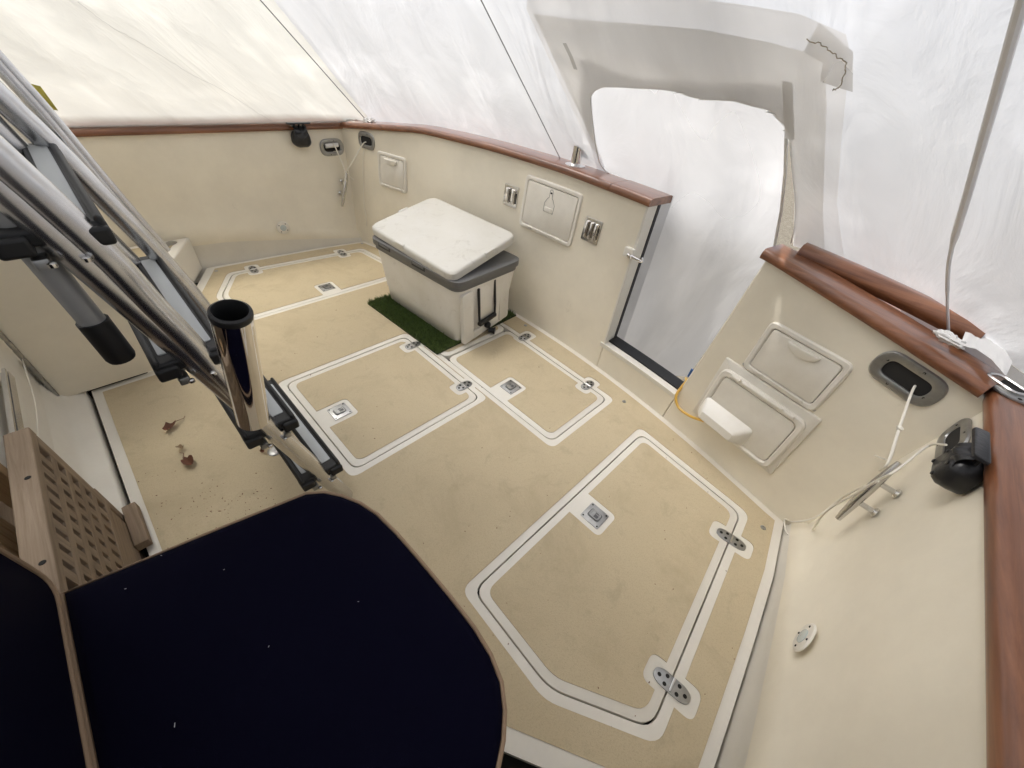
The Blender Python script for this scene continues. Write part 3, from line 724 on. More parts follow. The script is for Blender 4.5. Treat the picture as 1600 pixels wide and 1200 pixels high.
# door patch: a second, then a third layer of film round the torn opening
po = ccw([wrap_sv(x, y, S_G-.2, .3) for x, y in [(825, 10), (830, -30), (930, -30), (1040, -8), (1150, 5), (1250, 20), (1330, 45), (1338, 80), (1330, 130), (1318, 220), (1308, 320), (1322, 410), (1310, 420), (1240, 385), (1200, 360), (1010, 285), (955, 262), (925, 225), (880, 130)]])
pi_ = ccw([wrap_sv(x, y, S_G-.2, .3) for x, y in [(838, 14), (900, 22), (1000, 30), (1100, 42), (1200, 62), (1297, 80), (1296, 160), (1290, 260), (1288, 330), (1292, 395), (1240, 375), (1200, 350), (1010, 280), (962, 258), (930, 215), (885, 120)]])
def cap_v(poly): return [(s, max(.004, min(.995, v))) for s, v in poly]
dp = thing('door_patch', 'greyed rectangular patch of doubled film around the torn opening above the gateway', 'patch', at(0, 0, 0))
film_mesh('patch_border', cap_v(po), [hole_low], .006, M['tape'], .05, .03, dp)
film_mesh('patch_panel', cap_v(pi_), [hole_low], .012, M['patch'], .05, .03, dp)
# tape strips with lifted dirty edges
def strip(pxs, wpx, lift, mt, name, label, s0=S_G-.2, v0=.3):
    L = [wrap_sv(x, y, s0, v0) for x, y in pxs]; a = MB(); V = []; uvs = []
    for i, p in enumerate(L):
        q0 = L[max(i-1, 0)]; q1 = L[min(i+1, len(L)-1)]; d = Vector((q1[0]-q0[0], (q1[1]-q0[1])*2)).normalized()
        nx_, ny_ = -d.y*wpx, d.x*wpx/2
        for k in (-1, -.33, .33, 1): V.append(wrap(p[0]+nx_*k, p[1]+ny_*k, lift)); uvs.append((p[0]+nx_*k, p[1]*2))
    a.add(V, [(i*4+k, i*4+k+1, (i+1)*4+k+1, (i+1)*4+k) for i in range(len(L)-1) for k in range(3)]); a.uv = uvs
    return tag(a.build(name, mt, fix=False), label, 'tape')
strip([(1275, 48), (1322, 75), (1318, 122)], .04, .018, M['tape'], 'tape_strip', 'curled corner of tape at the upper right of the patch')
strip([(1234, 122), (1236, 170), (1238, 212)], .012, .018, M['tape'], 'tape_strip', 'narrow dark tape strip right of the torn opening')
strip([(888, 58), (898, 80), (905, 100)], .008, .018, M['patch'], 'tape_strip', 'short grey tape strip left of the torn opening')
strip([(104, 212), (136, 209), (168, 207)], .035, .004, M['tape'], 'tape_strip', 'clear tape strip low on the left film by the ladder', s0=sl_[1], v0=.05)
M['dirt'] = mat('dirt_line', (.42, .36, .27), .9)
# dirty glue line round the curled corner
def line_on_film(pxs, r, name, label, mt, cat, s0, v0, lift=.012, jit=0):
    L = [wrap_sv(x, y, s0, v0) for x, y in pxs]; pts = catmull([wrap(s, v, lift) for s, v in L], 8)
    pts = [p+Vector((random.uniform(-jit, jit), random.uniform(-jit, jit), random.uniform(-jit, jit))) for p in pts]
    a = MB(); a.tube(pts, r, 6); return tag(a.build(name, mt), label, cat)
line_on_film([(1270, 48), (1300, 55), (1322, 68), (1340, 80), (1336, 100), (1328, 118), (1316, 125)], .0011, 'glue_line', 'brown glue line round the curled tape corner', M['dirt'], 'glue line', S_G-.2, .3, .022, .002)
# white torn edge of the opening
hk = [wrap_sv(x, y, S_G-.3, .2) for x, y in hole_px]
hk = hk[24:]+hk[:21] if 0 else hk[24:]+hk[:20]
pts = [wrap(s, max(v, .003), .006) for s, v in hk]
a = MB(); a.tube(catmull(pts, 3), .0022, 6); tag(a.build('torn_edge', M['foldfilm']), 'thick melted white edge around the torn opening', 'film edge')
for i, (px, py, dx, dy) in enumerate([(1062, 139, 16, -4), (1205, 171, 14, 1), (1100, 151, 8, -4), (1232, 200, 6, 0)]):
    s, v = wrap_sv(px, py, S_G, .3); s2, v2 = wrap_sv(px+dx, py+dy, S_G, .3); s3, v3 = wrap_sv(px-8, py+2, S_G, .3)
    a = MB(); a.add([wrap(s, v, .01), wrap(s2, v2, .02), wrap(s3, v3, .01)], [(0, 1, 2)]); a.uv = [(0, 0), (.01, 0), (0, .01)]
    a.build('film_shred', M['foldfilm'], dp)
# seams and straps
def strap(pa, pb, r, name, label, mt, flat=1, sag=.0):
    a = MB(); pts = [Vector(pa).lerp(Vector(pb), t/12)+Vector((0, 0, -sag*math.sin(math.pi*t/12))) for t in range(13)]
    a.tube(pts, r, 8, flat=flat); return tag(a.build(name, mt), label, 'strap')
M['strap'] = mat('grey_strap', (.30, .30, .31), .6)
M['wstrap'] = mat('white_strap', (.72, .72, .72), .5)
def onw(px, py, s0, v0, lift): s, v = wrap_sv(px, py, s0, v0); return wrap(s, max(.003, v), lift), s, v
p0, s_a, v_a = onw(878, 243, sl_[7], .02, .02); p1, s_b, v_b = onw(765, 0, sl_[7], .35, .03)
strap(p0, p0.lerp(p1, 2.2), .0022, 'support_strap', 'thin grey strap rising from behind the chrome rail socket', M['strap'])
p0, s_a, v_a = onw(578, 190, sc, .02, .015); p1, s_b, v_b = onw(415, 0, sc, .35, .02)
strap(p0, p0.lerp(p1, 2.2), .003, 'support_strap', 'thin seam line rising from the far left corner', M['strap'])
p0 = Zp(1482, 517, .83); p1 = Zp(1512, 385, 1.0)
a_, b_ = ray(1512, 385), ray(1600, 128)
p1, _, _ = onw(1512, 385, sl_[12], .15, .04); p2, _, _ = onw(1604, 125, sl_[13], .4, .04)
a = MB(); a.tube(catmull([p0, p0.lerp(p1, .5)+Vector((-.004, 0, 0)), p1, p1.lerp(p2, .5), p2, p2+(p2-p1)*1.4], 5), [.0035]*6+[.0045]*6+[.0075]*14, 8)
tag(a.build('support_strap', M['wstrap']), 'wide white strap rising from the crumpled film on the right cap', 'strap')
# dotted repair seam across the left film
line_on_film([(120, 0), (165, 35), (212, 62), (255, 88), (300, 116), (350, 142), (400, 175), (430, 193)], .0011, 'film_seam', 'fine dotted crease running down the left film to the black mount', M['dirt'] if 0 else M['foldfilm'], 'seam', sl_[2], .2, .003, .0016)

# loose sheet hanging outside the gateway
def sheet_pt(u_, v_):
    # left and right edges as seen through the opening, top to bottom
    Ls = [(900, 60), (905, 150), (925, 230), (940, 300), (930, 420), (925, 545), (925, 570)]
    Rs = [(1245, 120), (1232, 200), (1229, 270), (1222, 330), (1207, 402), (1160, 470), (1072, 590)]
    t = v_*(len(Ls)-1); i = min(int(t), len(Ls)-2); t -= i
    L = Vector(Ls[i]).lerp(Vector(Ls[i+1]), t); R = Vector(Rs[i]).lerp(Vector(Rs[i+1]), t); p = L.lerp(R, u_)
    q = Yp(p.x, p.y, 1.98 + .05*v_)
    if v_ < .72:
        s_, w_ = wrap_sv(p.x, p.y, S_G-.3, .25); k = wrap_raw(s_, w_)
        d_ = ray(p.x, p.y); t_ = (k-CAM).dot(d_)/d_.dot(d_) + .03+.04*v_; k = CAM+d_*t_
        t1_ = (q-CAM).dot(d_)/d_.dot(d_); a_ = 14; tt = -math.log(math.exp(-a_*(t_-1))+math.exp(-a_*(t1_-1)))/a_+1
        q = CAM+d_*tt
    q.y += .02*noise.noise(Vector((q.x*6, q.z*1.6, 2)))+.03*math.sin(u_*5+v_*2)*.5
    return q
a = MB(); a.grid(sheet_pt, 40, 50); a.uv = [(i/40*.7, 1-j/50*1.5) for j in range(51) for i in range(41)]
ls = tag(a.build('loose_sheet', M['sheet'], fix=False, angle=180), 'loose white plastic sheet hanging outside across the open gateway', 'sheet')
a = MB(); a.tube([sheet_pt(1.0, v/24) + Vector((0, -.004, 0)) for v in range(2, 17)], .006, 8, flat=.5); a.build('sheet_hem', M['wstrap'], ls)

# crumpled film wads
def wad(c_, ax, r_, name, label, seed, n_=(26, 18)):
    ax = Vector(ax); a = MB()
    def fn(u_, v_):
        th = u_*2*math.pi; ph = v_*math.pi; d = Vector((math.cos(th)*math.sin(ph), math.sin(th)*math.sin(ph), math.cos(ph)))
        k = 1+.5*noise.noise(d*2.6+Vector((seed, 0, 0)))+.28*abs(noise.noise(d*5+Vector((0, seed, 0))))
        p = Vector((d.x*r_[0], d.y*r_[1], d.z*r_[2]))*k
        return Vector(c_)+Matrix.Rotation(math.atan2(ax.y, ax.x), 3, 'Z') @ p
    a.grid(fn, *n_); return tag(a.build(name, M['foldfilm'], angle=25), label, 'film')
c_ = Zp(1484, 530, .855); wad(c_, (1, -.6, 0), (.036, .017, .012), 'crumpled_film', 'crumpled white film wad on the right teak cap at the strap foot', 3)
c_ = Zp(578, 190, .83); wad(c_, (1, .2, 0), (.05, .025, .02), 'crumpled_film', 'crumpled white film wad on the far left corner of the cap', 8)
# folded tail of film down to the corner chock
def flap(pxs, z, name, label):
    a = MB(); n_ = 10
    def fn(u_, v_):
        i = u_*(len(pxs)-1); k = min(int(i), len(pxs)-2); t = i-k
        A = Vector(pxs[k][0]).lerp(Vector(pxs[k+1][0]), t); B = Vector(pxs[k][1]).lerp(Vector(pxs[k+1][1]), t); p = A.lerp(B, v_)
        q = Zp(p.x, p.y, z + .006*abs(noise.noise(Vector((u_*5, v_*3, 4))))+.02*(1-u_)*v_); return q
    a.grid(fn, 24, 10); a.uv = [(i/24*.2, j/10*.1) for j in range(11) for i in range(25)]
    return tag(a.build(name, M['foldfilm'], fix=False, angle=60), label, 'film')
flap([((1500, 540), (1520, 488)), ((1525, 545), (1543, 510)), ((1550, 562), (1560, 530)), ((1572, 588), (1582, 565))], .835, 'film_tail', 'smooth folded tail of film between the wad and the corner chock')

# ================================================================== FITTINGS ON THE WALLS
def hawse(mtx, label, w_=.165, h_=.105, thru=None):
    t = thing('hawse_pipe', label, 'hawse pipe', mtx, 'oval mooring hawse pipes through the coaming')
    a = MB(); r_ = h_*.5
    out = rect(w_, h_, r_, n_=8); inn = rect(w_*.68, h_*.5, r_*.5, n_=8)
    L = [(out, 0), (out, .003), (offset(out, .004), .007), (offset(inn, -.008), .009), (inn, .006), (offset(inn, .003), -.004)]
    n_ = len(out); V = [(p[0], p[1], z) for q, z in L for p in q]
    a.add(V, [(k*n_+i, k*n_+(i+1) % n_, (k+1)*n_+(i+1) % n_, (k+1)*n_+i) for k in range(len(L)-1) for i in range(n_)])
    a.build('flange', M['oldsteel'], t)
    b = MB(); b.prism(offset(inn, -.001), .0012, .0022); b.build('opening', M['dark'], t)
    c_ = MB()
    for x, y in ((-.36, .16), (-.1, -.38), (.1, .38), (.36, -.16)): screw(c_, x*w_, y*h_, .0068, .0045)
    c_.build('screw', M['dark'], t, kind='stuff'); return t
hr = Tp(1416, 591)
hawse(FT(hr.x, hr.z, roll=rad(-6)), 'stainless hawse pipe on the transom under the right cap, white cord coming out', .19, .105)
hl = Tp(573, 220); hawse(FT(hl.x, hl.z), 'small looking hawse pipe on the transom next to the far left corner', .15, .105)
q = Xp(518, 230, -xwall(.7)+.005); hawse(FL(q.y, q.z), 'hawse pipe on the left side wall with a white plug in it', .17, .105)
hawse(FR(1.405, .665), 'hawse pipe on the right side wall, half behind the black mount', .17, .105)
mo = FL(q.y, q.z)
pl = MB(); pl.tube([(-.05, .012, .012), (.04, .016, .014)], [.014, .013], 12)
pg = pl.build('rolled_film_plug', M['foldfilm'], mtx=mo); tag(pg, 'short white roll stuffed in the left side hawse pipe', 'plug')

def cleat(mtx, label):
    t = thing('mooring_cleat', label, 'cleat', mtx, 'stainless cleats low on the corners')
    a = MB(); a.tube([(-.125, 0, .052), (-.10, 0, .053), (-.04, 0, .054), (.04, 0, .054), (.10, 0, .053), (.125, 0, .052)], [.008, .010, .0135, .0135, .010, .008], 12)
    a.build('horn', M['steel'], t)
    for s in (-1, 1):
        b = MB(); b.tube([(s*.042, 0, 0), (s*.042, 0, .052)], [.0085, .0085], 10); b.lathe([(.016, 0), (.016, .003), (.011, .008)], 14, 0, (s*.042, 0, 0))
        b.build('post', M['steel'], t)
    return t
ca, cb = Xp(1383, 712, 1.655), Xp(1294, 802, 1.655)
cc = (ca+cb)/2; cleat(FR(cc.y, cc.z, roll=math.atan2((ca-cb).z, -(ca-cb).y)) @ Matrix.Scale((ca-cb).length/.25, 4), 'stainless cleat on the right side wall near the rear corner, cords tied on')
ca, cb = Xp(542.4, 268, -1.665), Xp(534.4, 323, -1.665); cL = (ca+cb)/2
cleat(FL(cL.y, cL.z, roll=math.atan2((ca-cb).z, (ca-cb).y)) @ Matrix.Scale(min(1, (ca-cb).length/.25), 4), 'stainless cleat low on the left side wall near the far corner')

def led(mtx, label):
    t = thing('courtesy_light', label, 'light', mtx, 'round courtesy lights low on the side walls')
    MB().lathe([(.044, 0), (.044, .002), (.040, .005), (.021, .0055)], 32).build('bezel', M['plast'], t)
    MB().lathe([(.0205, .0056), (.0205, .0075), (.013, .0095), (.004, .010)], 24).build('lens', M['lens'], t)
    b = MB(); [b.lathe([(.0032, .0098), (.0024, .0106)], 8, 0, (.0095*math.cos(k*1.047), .0095*math.sin(k*1.047), -.001)) for k in range(6)]; b.lathe([(.0032, .0098), (.0024, .0106)], 8)
    b.build('diode', M['oldsteel'], t, kind='stuff')
    c_ = MB(); [screw(c_, .031*math.cos(k*1.571+.9), .031*math.sin(k*1.571+.9), .005, .0035) for k in range(4)]; c_.build('screw', M['dark'], t, kind='stuff')
q = Xp(440, 354, -xwall(.19)+.002); led(FL(q.y, q.z, .003), 'round courtesy light low on the left side wall')
q = Xp(1262, 1000, xwall(.23)-.008); led(FR(q.y, q.z, .006), 'round courtesy light low on the right side wall')

# plain access lids with half moon pull
def access_lid(mtx, w_, h_, label, pull='top', grp='white access lids on the transom'):
    t = thing('access_hatch', label, 'access hatch', mtx, grp)
    o1 = rect(w_, h_, .028); i1 = rect(w_-.044, h_-.044, .016)
    a = MB(); a.ring(o1, i1, 0, .012, .005); a.build('frame', M['plast'], t)
    b = MB(); b.prism(i1, .0008, .0015); b.build('gap', M['dark'], t)
    c_ = MB(); c_.pad(offset(i1, .0022), .0015, .0105, .003)
    c_.build('lid', M['plast'], t)
    y_ = h_/2-.022-.03
    if pull == 'top':
        pw = min(.058, w_*.22)
        d = MB(); q = [(-pw, .018), ] + [(pw*math.cos(math.pi+math.pi*k/12), .018-.034*math.sin(math.pi*k/12)) for k in range(1, 12)] + [(pw, .018)]
        d.pad([(x, y_+y) for x, y in q], .010, .021, .006); d.build('pull', M['plast'], t)
    for s in (-1, 1):
        e = MB(); e.tube([(s*w_*.27-.018, -h_/2+.017, .012), (s*w_*.27+.018, -h_/2+.017, .012)], .0065, 10); e.build('hinge', M['plast'], t)
    f = MB(); f.tube([(-w_*.2, -h_/2+.017, .0115), (w_*.2, -h_/2+.017, .0115)], .0048, 10); f.build('hinge_bar', M['plast'], t)
    return t
def cz(p): return sum((q.x for q in p))/len(p), sum((q.z for q in p))/len(p)
cx_, cz_ = cz([Tp(*p) for p in [(1205, 500), (1332, 572), (1270, 640), (1168, 575)]])
access_lid(FT(cx_, cz_), .298, .218, 'white access lid with half moon pull, upper of the two on the right')
cx_, cz_ = cz([Tp(*p) for p in [(590, 237), (635, 247), (636, 302), (594, 289)]])
access_lid(FT(cx_, cz_), .262, .222, 'white access lid with half moon pull near the far left corner')
cx_, cz_ = cz([Tp(*p) for p in [(822, 275), (912, 300), (890, 388), (815, 350)]])
bt = access_lid(FT(cx_, cz_), .390, .272, 'wide white access lid with a bottle shaped latch behind the cooler', pull='none')
bottle = [(-.034, -.055), (.034, -.055), (.036, -.012), (.020, .014), (.011, .02), (.011, .052), (.007, .060), (-.007, .060), (-.011, .052), (-.011, .02), (-.020, .014), (-.036, -.012)]
bottle = [(x*1.0, y+.045) for x, y in bottle]
a = MB(); bb_ = rnd(bottle, .004, 3); a.ring(bb_, offset(bb_, .0022), .0102, .0112, .0003); o = a.build('bottle_outline', M['bottlelabel'], bt)
MB().pad(rect(.052, .024, .006, 0, .003), .0103, .0145, .002).build('latch_button', M['gelwhite'], bt)
MB().pad(rect(.012, .008, .003, 0, .088), .0103, .0125, .0008).build('latch_pin', M['dark'], bt)

# lower right lid on its own square base, with the bulged cover
cx_, cz_ = 1.317, .300
lt = thing('access_hatch', 'lower right access lid on a square base with a bulging white cup', 'access hatch', FT(cx_, cz_), 'white access lids on the transom')
MB().pad(rect(.40, .315, .002, n_=1), 0, .014, .004).build('base_plate', M['plast'], lt)
o1 = rect(.365, .27, .04, 0, -.01); i1 = rect(.318, .222, .028, 0, -.014)
MB().ring(o1, i1, .014, .030, .006).build('frame', M['plast'], lt)
MB().prism(i1, .0142, .0150).build('gap', M['dark'], lt)
MB().pad(offset(i1, .0022), .0150, .0265, .003).build('lid', M['plast'], lt)
for s in (-1, 1): MB().tube([(s*.115-.018, .115, .030), (s*.115+.018, .115, .030)], .009, 10).build('hinge', M['plast'], lt)
MB().tube([(-.085, .115, .030), (.085, .115, .030)], .0075, 10).build('hinge_bar', M['plast'], lt)
a = MB(); 
cup_b = rect(.235, .100, .022, -.058, -.082); cup_t = rect(.170, .050, .016, -.062, -.098)
n_ = len(cup_b); L = [(cup_b, .024), (offset(cup_b, .004), .034), (cup_t, .068), (offset(cup_t, .008), .075)]
a.add([(p[0], p[1], z) for q, z in L for p in q], [(k*n_+i, k*n_+(i+1) % n_, (k+1)*n_+(i+1) % n_, (k+1)*n_+i) for k in range(3) for i in range(n_)]+[tuple(range(3*n_, 4*n_))])
a.build('cup', M['cooler'], lt, angle=40)
for px, py, lab in [(1163, 569, 'small screw left below the upper right lid'), (1272, 640, 'small screw right below the upper right lid')]:
    q = Tp(px, py); a = MB(); screw(a, 0, 0, 0, .007); tag(a.build('wall_screw', M['oldsteel'], mtx=FT(q.x, q.z)), lab, 'screw')

# stainless knife / plier racks
def rack(mtx, w_, h_, n_, label):
    t = thing('tool_rack', label, 'tool rack', mtx, 'stainless tool racks on the transom')
    MB().pad(rect(w_, h_, .006), 0, .004, .0015).build('plate', M['steel'], t)
    for k in range(n_):
        x = (k-(n_-1)/2)*w_*.8/n_
        MB().pad(rect(w_*.5/n_, h_*.72, .004, x, 0), .004, .016, .004).build('slot', M['chrome'], t)
        MB().prism(rect(w_*.14/n_, h_*.5, 0, x+w_*.38/n_, -.005), .0042, .005).build('slot_gap', M['dark'], t)
    return t
q = [Tp(*p) for p in [(789, 288), (811, 294), (807, 325), (788, 317)]]; c1 = cz(q); rack(FT(*c1), .105, .112, 2, 'stainless tool rack with two slots left of the bottle latch lid')
q = [Tp(*p) for p in [(915, 340), (942, 346), (933, 382), (910, 373)]]; c1 = cz(q); rack(FT(*c1), .108, .115, 3, 'stainless tool rack with three slots right of the bottle latch lid')

# gate keeper at the gateway edge
q = Tp(983, 393); t = thing('gate_catch', 'white block with a chrome gate catch at the left side of the gateway', 'catch', FT(gl(q.z)-.012, q.z))
MB().box((0, .0, .012), (.05, .045, .026)).build('block', M['plast'], t, bevel=.004)
a = MB(); a.tube([(.0, -.008, .02), (.04, -.01, .015), (.075, -.012, .01)], [.010, .008, .006], 10); a.lathe([(.012, 0), (.012, .012), (.007, .02)], 12, 0, (.02, -.01, .018))
a.tube([(.06, -.02, .01), (.085, -.012, .012), (.072, .004, .012)], .005, 8); a.build('catch_arm', M['chrome'], t)

# chrome socket on the transom cap
q = Tp(887, 262); t = thing('rail_socket', 'short chrome rail socket standing on the teak transom cap', 'rail socket', at(q.x, yT(q.x, .87)+.062, zcap(q.x)+CT))
MB().lathe([(.052, 0), (.052, .003), (.03, .007), (.0275, .012)], 28).build('flange', M['chrome'], t)
MB().lathe([(.026, .006), (.026, .098), (.029, .1), (.029, .112), (.022, .112), (.022, .07)], 28).build('tube', M['chrome'], t)
MB().lathe([(.0215, .075), (.0215, .078)], 20).build('bore', M['dark'], t)

# corner chocks on the caps
def chock(mtx, s, label):
    t = thing('corner_chock', label, 'chock', mtx, 'stainless corner chocks on the teak caps')
    pts = rnd([(-.085*s, -.035), (.055*s, -.045), (.10*s, .0), (.085*s, .045), (-.03*s, .05), (-.09*s, .02)], .025, 5)
    pts = ccw(pts); MB().pad(pts, 0, .007, .003).build('plate', M['oldsteel'], t)
    o_ = rect(.075, .040, .018, .012*s, 0); MB().ring(offset(o_, -.008), o_, .006, .016, .003).build('lip', M['steel'], t)
    MB().prism(o_, .0072, .0082).build('opening', M['dark'], t)
    b = MB(); [screw(b, x*s, y, .0068, .005) for x, y in ((-.06, -.015), (.068, -.022), (.06, .03))]; b.build('screw', M['dark'], t, kind='stuff')
q = Zp(1566, 596, .805); chock(at(q.x, q.y, ZS+CT+.002, rad(-42)), 1, 'stainless corner chock on the right corner of the caps')
q = Zp(563, 190, .81); chock(at(-1.79, 1.60, ZS+CT+.004, rad(42)), -1, 'stainless corner chock on the far left corner of the caps')

# black mounts hung from the side caps
def mount(mtx, label):
    t = thing('black_mount', label, 'mount', mtx, 'black covered mounts hung on the side caps')
    body = rnd([(-.068, -.055), (-.072, -.115), (-.045, -.142), (.045, -.142), (.074, -.115), (.070, -.05), (.045, -.022), (-.045, -.022)], .018, 4)
    n_ = len(body); L = [(body, .0), (offset(body, -.004), .03), (offset(body, -.003), .062), (offset(body, .008), .080), (offset(body, .024), .088)]
    a = MB(); a.add([(p[0], p[1], z+.015) for q, z in L for p in q], [(k*n_+i, k*n_+(i+1) % n_, (k+1)*n_+(i+1) % n_, (k+1)*n_+i) for k in range(4) for i in range(n_)]+[tuple(range(4*n_, 5*n_))])
    a.build('body', M['vinylblack'], t, angle=50)
    b = MB(); [b.lathe([(.008, 0), (.008, .004), (.004, .006)], 10, 0, (x, y, .101)) for x in (-.04, .04) for y in (-.055, -.115)]; b.build('bolt', M['black'], t, kind='stuff')
    for x in (-.03, 0, .03): MB().tube([(x, -.04, .05), (x*1.2, .01, .06), (x*1.3, .038, .075)], .008, 8).build('strut', M['black'], t)
    c_ = MB(); c_.pad(rnd([(-.105, -.018), (.105, -.018), (.095, .026), (-.095, .026)], .012, 3), 0, .012, .004)
    o = c_.build('top_plate', M['vinylblack'], t); o.matrix_local = Matrix(((1, 0, 0, 0), (0, 0, 1, .032), (0, 1, 0, .075), (0, 0, 0, 1)))
    d = MB()
    def fold(u_, v_):
        return ((u_-.5)*.125*(1-.15*math.sin(v_*3)), .018-.070*v_+.006*math.sin(u_*9), .050+.052*math.sin(v_*2.2)+.005*math.sin(u_*14+v_*5))
    d.grid(fold, 20, 12); d.build('cover_fold', M['vinylblack'], t, fix=False, angle=80)
    return t
q = Xp(468, 213, -1.74); mount(FL(q.y, .775, .0) @ Matrix.Scale(.74, 4), 'black mount with thin top plate on the far left cap')
q = Xp(1482, 686, 1.67); mount(FR(q.y, .775, .0) @ Matrix.Scale(.66, 4), 'black vinyl covered mount hanging on the right side cap')
# cords
def cord(pts, r, label, mt=None, name='cord', n_=8, cat='cord'):
    a = MB(); a.tube(catmull(pts, n_), r, 8); return tag(a.build(name, mt or M['cord']), label, cat)
P_h = Tp(1428, 606, .01)
cR = Xp(1388, 722, 1.645)
cord([P_h+Vector((.01, .03, .015)), P_h, P_h.lerp(cR, .5)+Vector((0, 0, -.004)), cR, Xp(1375, 735, 1.655)], .0034, 'white cord from the right transom hawse pipe down to the cleat')
kn = P_h.lerp(cR, .58); a = MB(); a.lathe([(.002, -.008), (.007, -.004), (.008, .003), (.002, .008)], 10, 0, kn); a.tube([kn, kn+Vector((-.012, -.005, .006))], .0016, 6)
tag(a.build('cord_knot', M['cord']), 'small knot in the cord below the right transom hawse pipe', 'knot')
cord([Xp(1478, 695, 1.71), Xp(1450, 697, 1.72), Xp(1400, 735, 1.66), Xp(1372, 750, 1.655), Xp(1325, 778, 1.655)], .003, 'white cord from the right side hawse pipe slanting to the cleat')
cord([Xp(1372, 752, 1.655), Tp(1320, 775, .02), Tp(1275, 808, .03), Tp(1240, 815, .03), Zp(1226, 812, .015), Zp(1232, 836, .02), Zp(1262, 835, .05), Xp(1290, 800, 1.66), Xp(1330, 775, 1.655)], .003, 'slack cord looping from the right cleat down to the floor corner')
cord([Xp(1349, 724, 1.655)if 0 else Xp(1378, 716, 1.66), Xp(1368, 712, 1.68), Xp(1384, 718, 1.68)], .0022, 'loose cord end poking out beside the right cleat')
a1 = Xp(522, 226, -1.72); b1 = Xp(540, 271, -1.66)
cord([a1+Vector((-.02, 0, 0)), a1, a1.lerp(b1, .5)+Vector((.0, .004, 0)), b1, Xp(537, 288, -1.66)], .0042, 'white cord from the left side hawse pipe to the cleat')
a2 = Tp(568, 224, .01)
cord([a2+Vector((.03, .03, .01)), a2, a2.lerp(b1, .5), b1, Xp(541, 285, -1.655)], .0036, 'white cord from the far left transom hawse pipe to the cleat')
cord([Xp(541, 268, -1.655), Xp(547, 276, -1.66), Xp(553, 281, -1.65)], .002, 'loose cord end curling at the left cleat')
cord([a2+Vector((0, 0, -.03)), Tp(567, 260, .008), Tp(569, 320, .01), Tp(573, 345, .01), Zp(569, 372, .01), Zp(572, 378, .008)], .0028, 'thin cord hanging down the far left corner to the floor')
hs = Tp(1066, 603, .0)
cord([hs+Vector((-.02, .10, -.02)), hs+Vector((0, .03, .012)), Tp(1057, 617, .02), Tp(1060, 636, .03), Tp(1078, 650, .04), Tp(1100, 658, .045)], .0065, 'yellow hose from the gateway sill to the lower right lid', M['hose'], 'hose', cat='hose')
a = MB(); q = hs+Vector((.0, .13, .0)); a.box(q, (.05, .004, .05)); tag(a.build('blue_tape', M['bluetape']), 'scrap of blue tape in the lower right corner of the gateway', 'tape')
cord([Yp(30, 545, -.41), Yp(42, 585, -.41), Yp(55, 630, -.405), Yp(60, 690, -.40)], .0018, 'thin white string hanging down the bulkhead at the left', name='string')

# ================================================================== LADDER
def lad_y(z): return .24-.279*z
lad = thing('ladder', 'steep aluminium ladder with black treads leaning up out of the left of the picture', 'ladder', at(0, 0, 0))
NX, FX = .410, -.095
RR = .0255
def rail(x, pts, r, name='side_rail', mt=M['alu'], n_=20):
    return MB().tube(catmull(pts, 6), r, n_).build(name, mt, lad)
rail(NX, [(NX, lad_y(z), z) for z in (0.01, .3, .6, .9, 1.2, 1.6, 1.95)], RR)
rail(FX, [(FX, lad_y(z), z) for z in (0.01, .3, .6, .9, 1.2, 1.6, 1.95)], RR)
def hr_pts(x, L): return L
nearh = [Xp(px, py, NX+.008) for px, py in [(372, 598), (297, 538), (240, 480), (175, 410), (70, 312), (0, 250)]]
nearh = [Vector((NX+.004, lad_y(.60)+.0, .60))]+nearh[1:]
nearh.append(nearh[-1]+(nearh[-1]-nearh[-2])*4)
MB().tube(catmull(nearh, 8), .0235, 20).build('handrail', M['alu'], lad)
farh = [Xp(px, py, FX) for px, py in [(385, 590), (330, 497), (245, 396), (150, 298), (70, 218), (0, 152)]]
farh.append(farh[-1]+(farh[-1]-farh[-2])*3)
MB().tube(catmull(farh, 8), .0235, 20).build('handrail', M['alu'], lad)
for k, (off, r_) in enumerate([(0, .014), (9, .011)]):
    L = [Xp(px+off*.7, py-off*.7, FX-.06) for px, py in [(254, 398), (157, 286), (70, 182), (0, 104)]]; L.append(L[-1]+(L[-1]-L[-2])*2)
    MB().tube(catmull(L, 6), r_, 16).build('stay', M['alu'], lad)
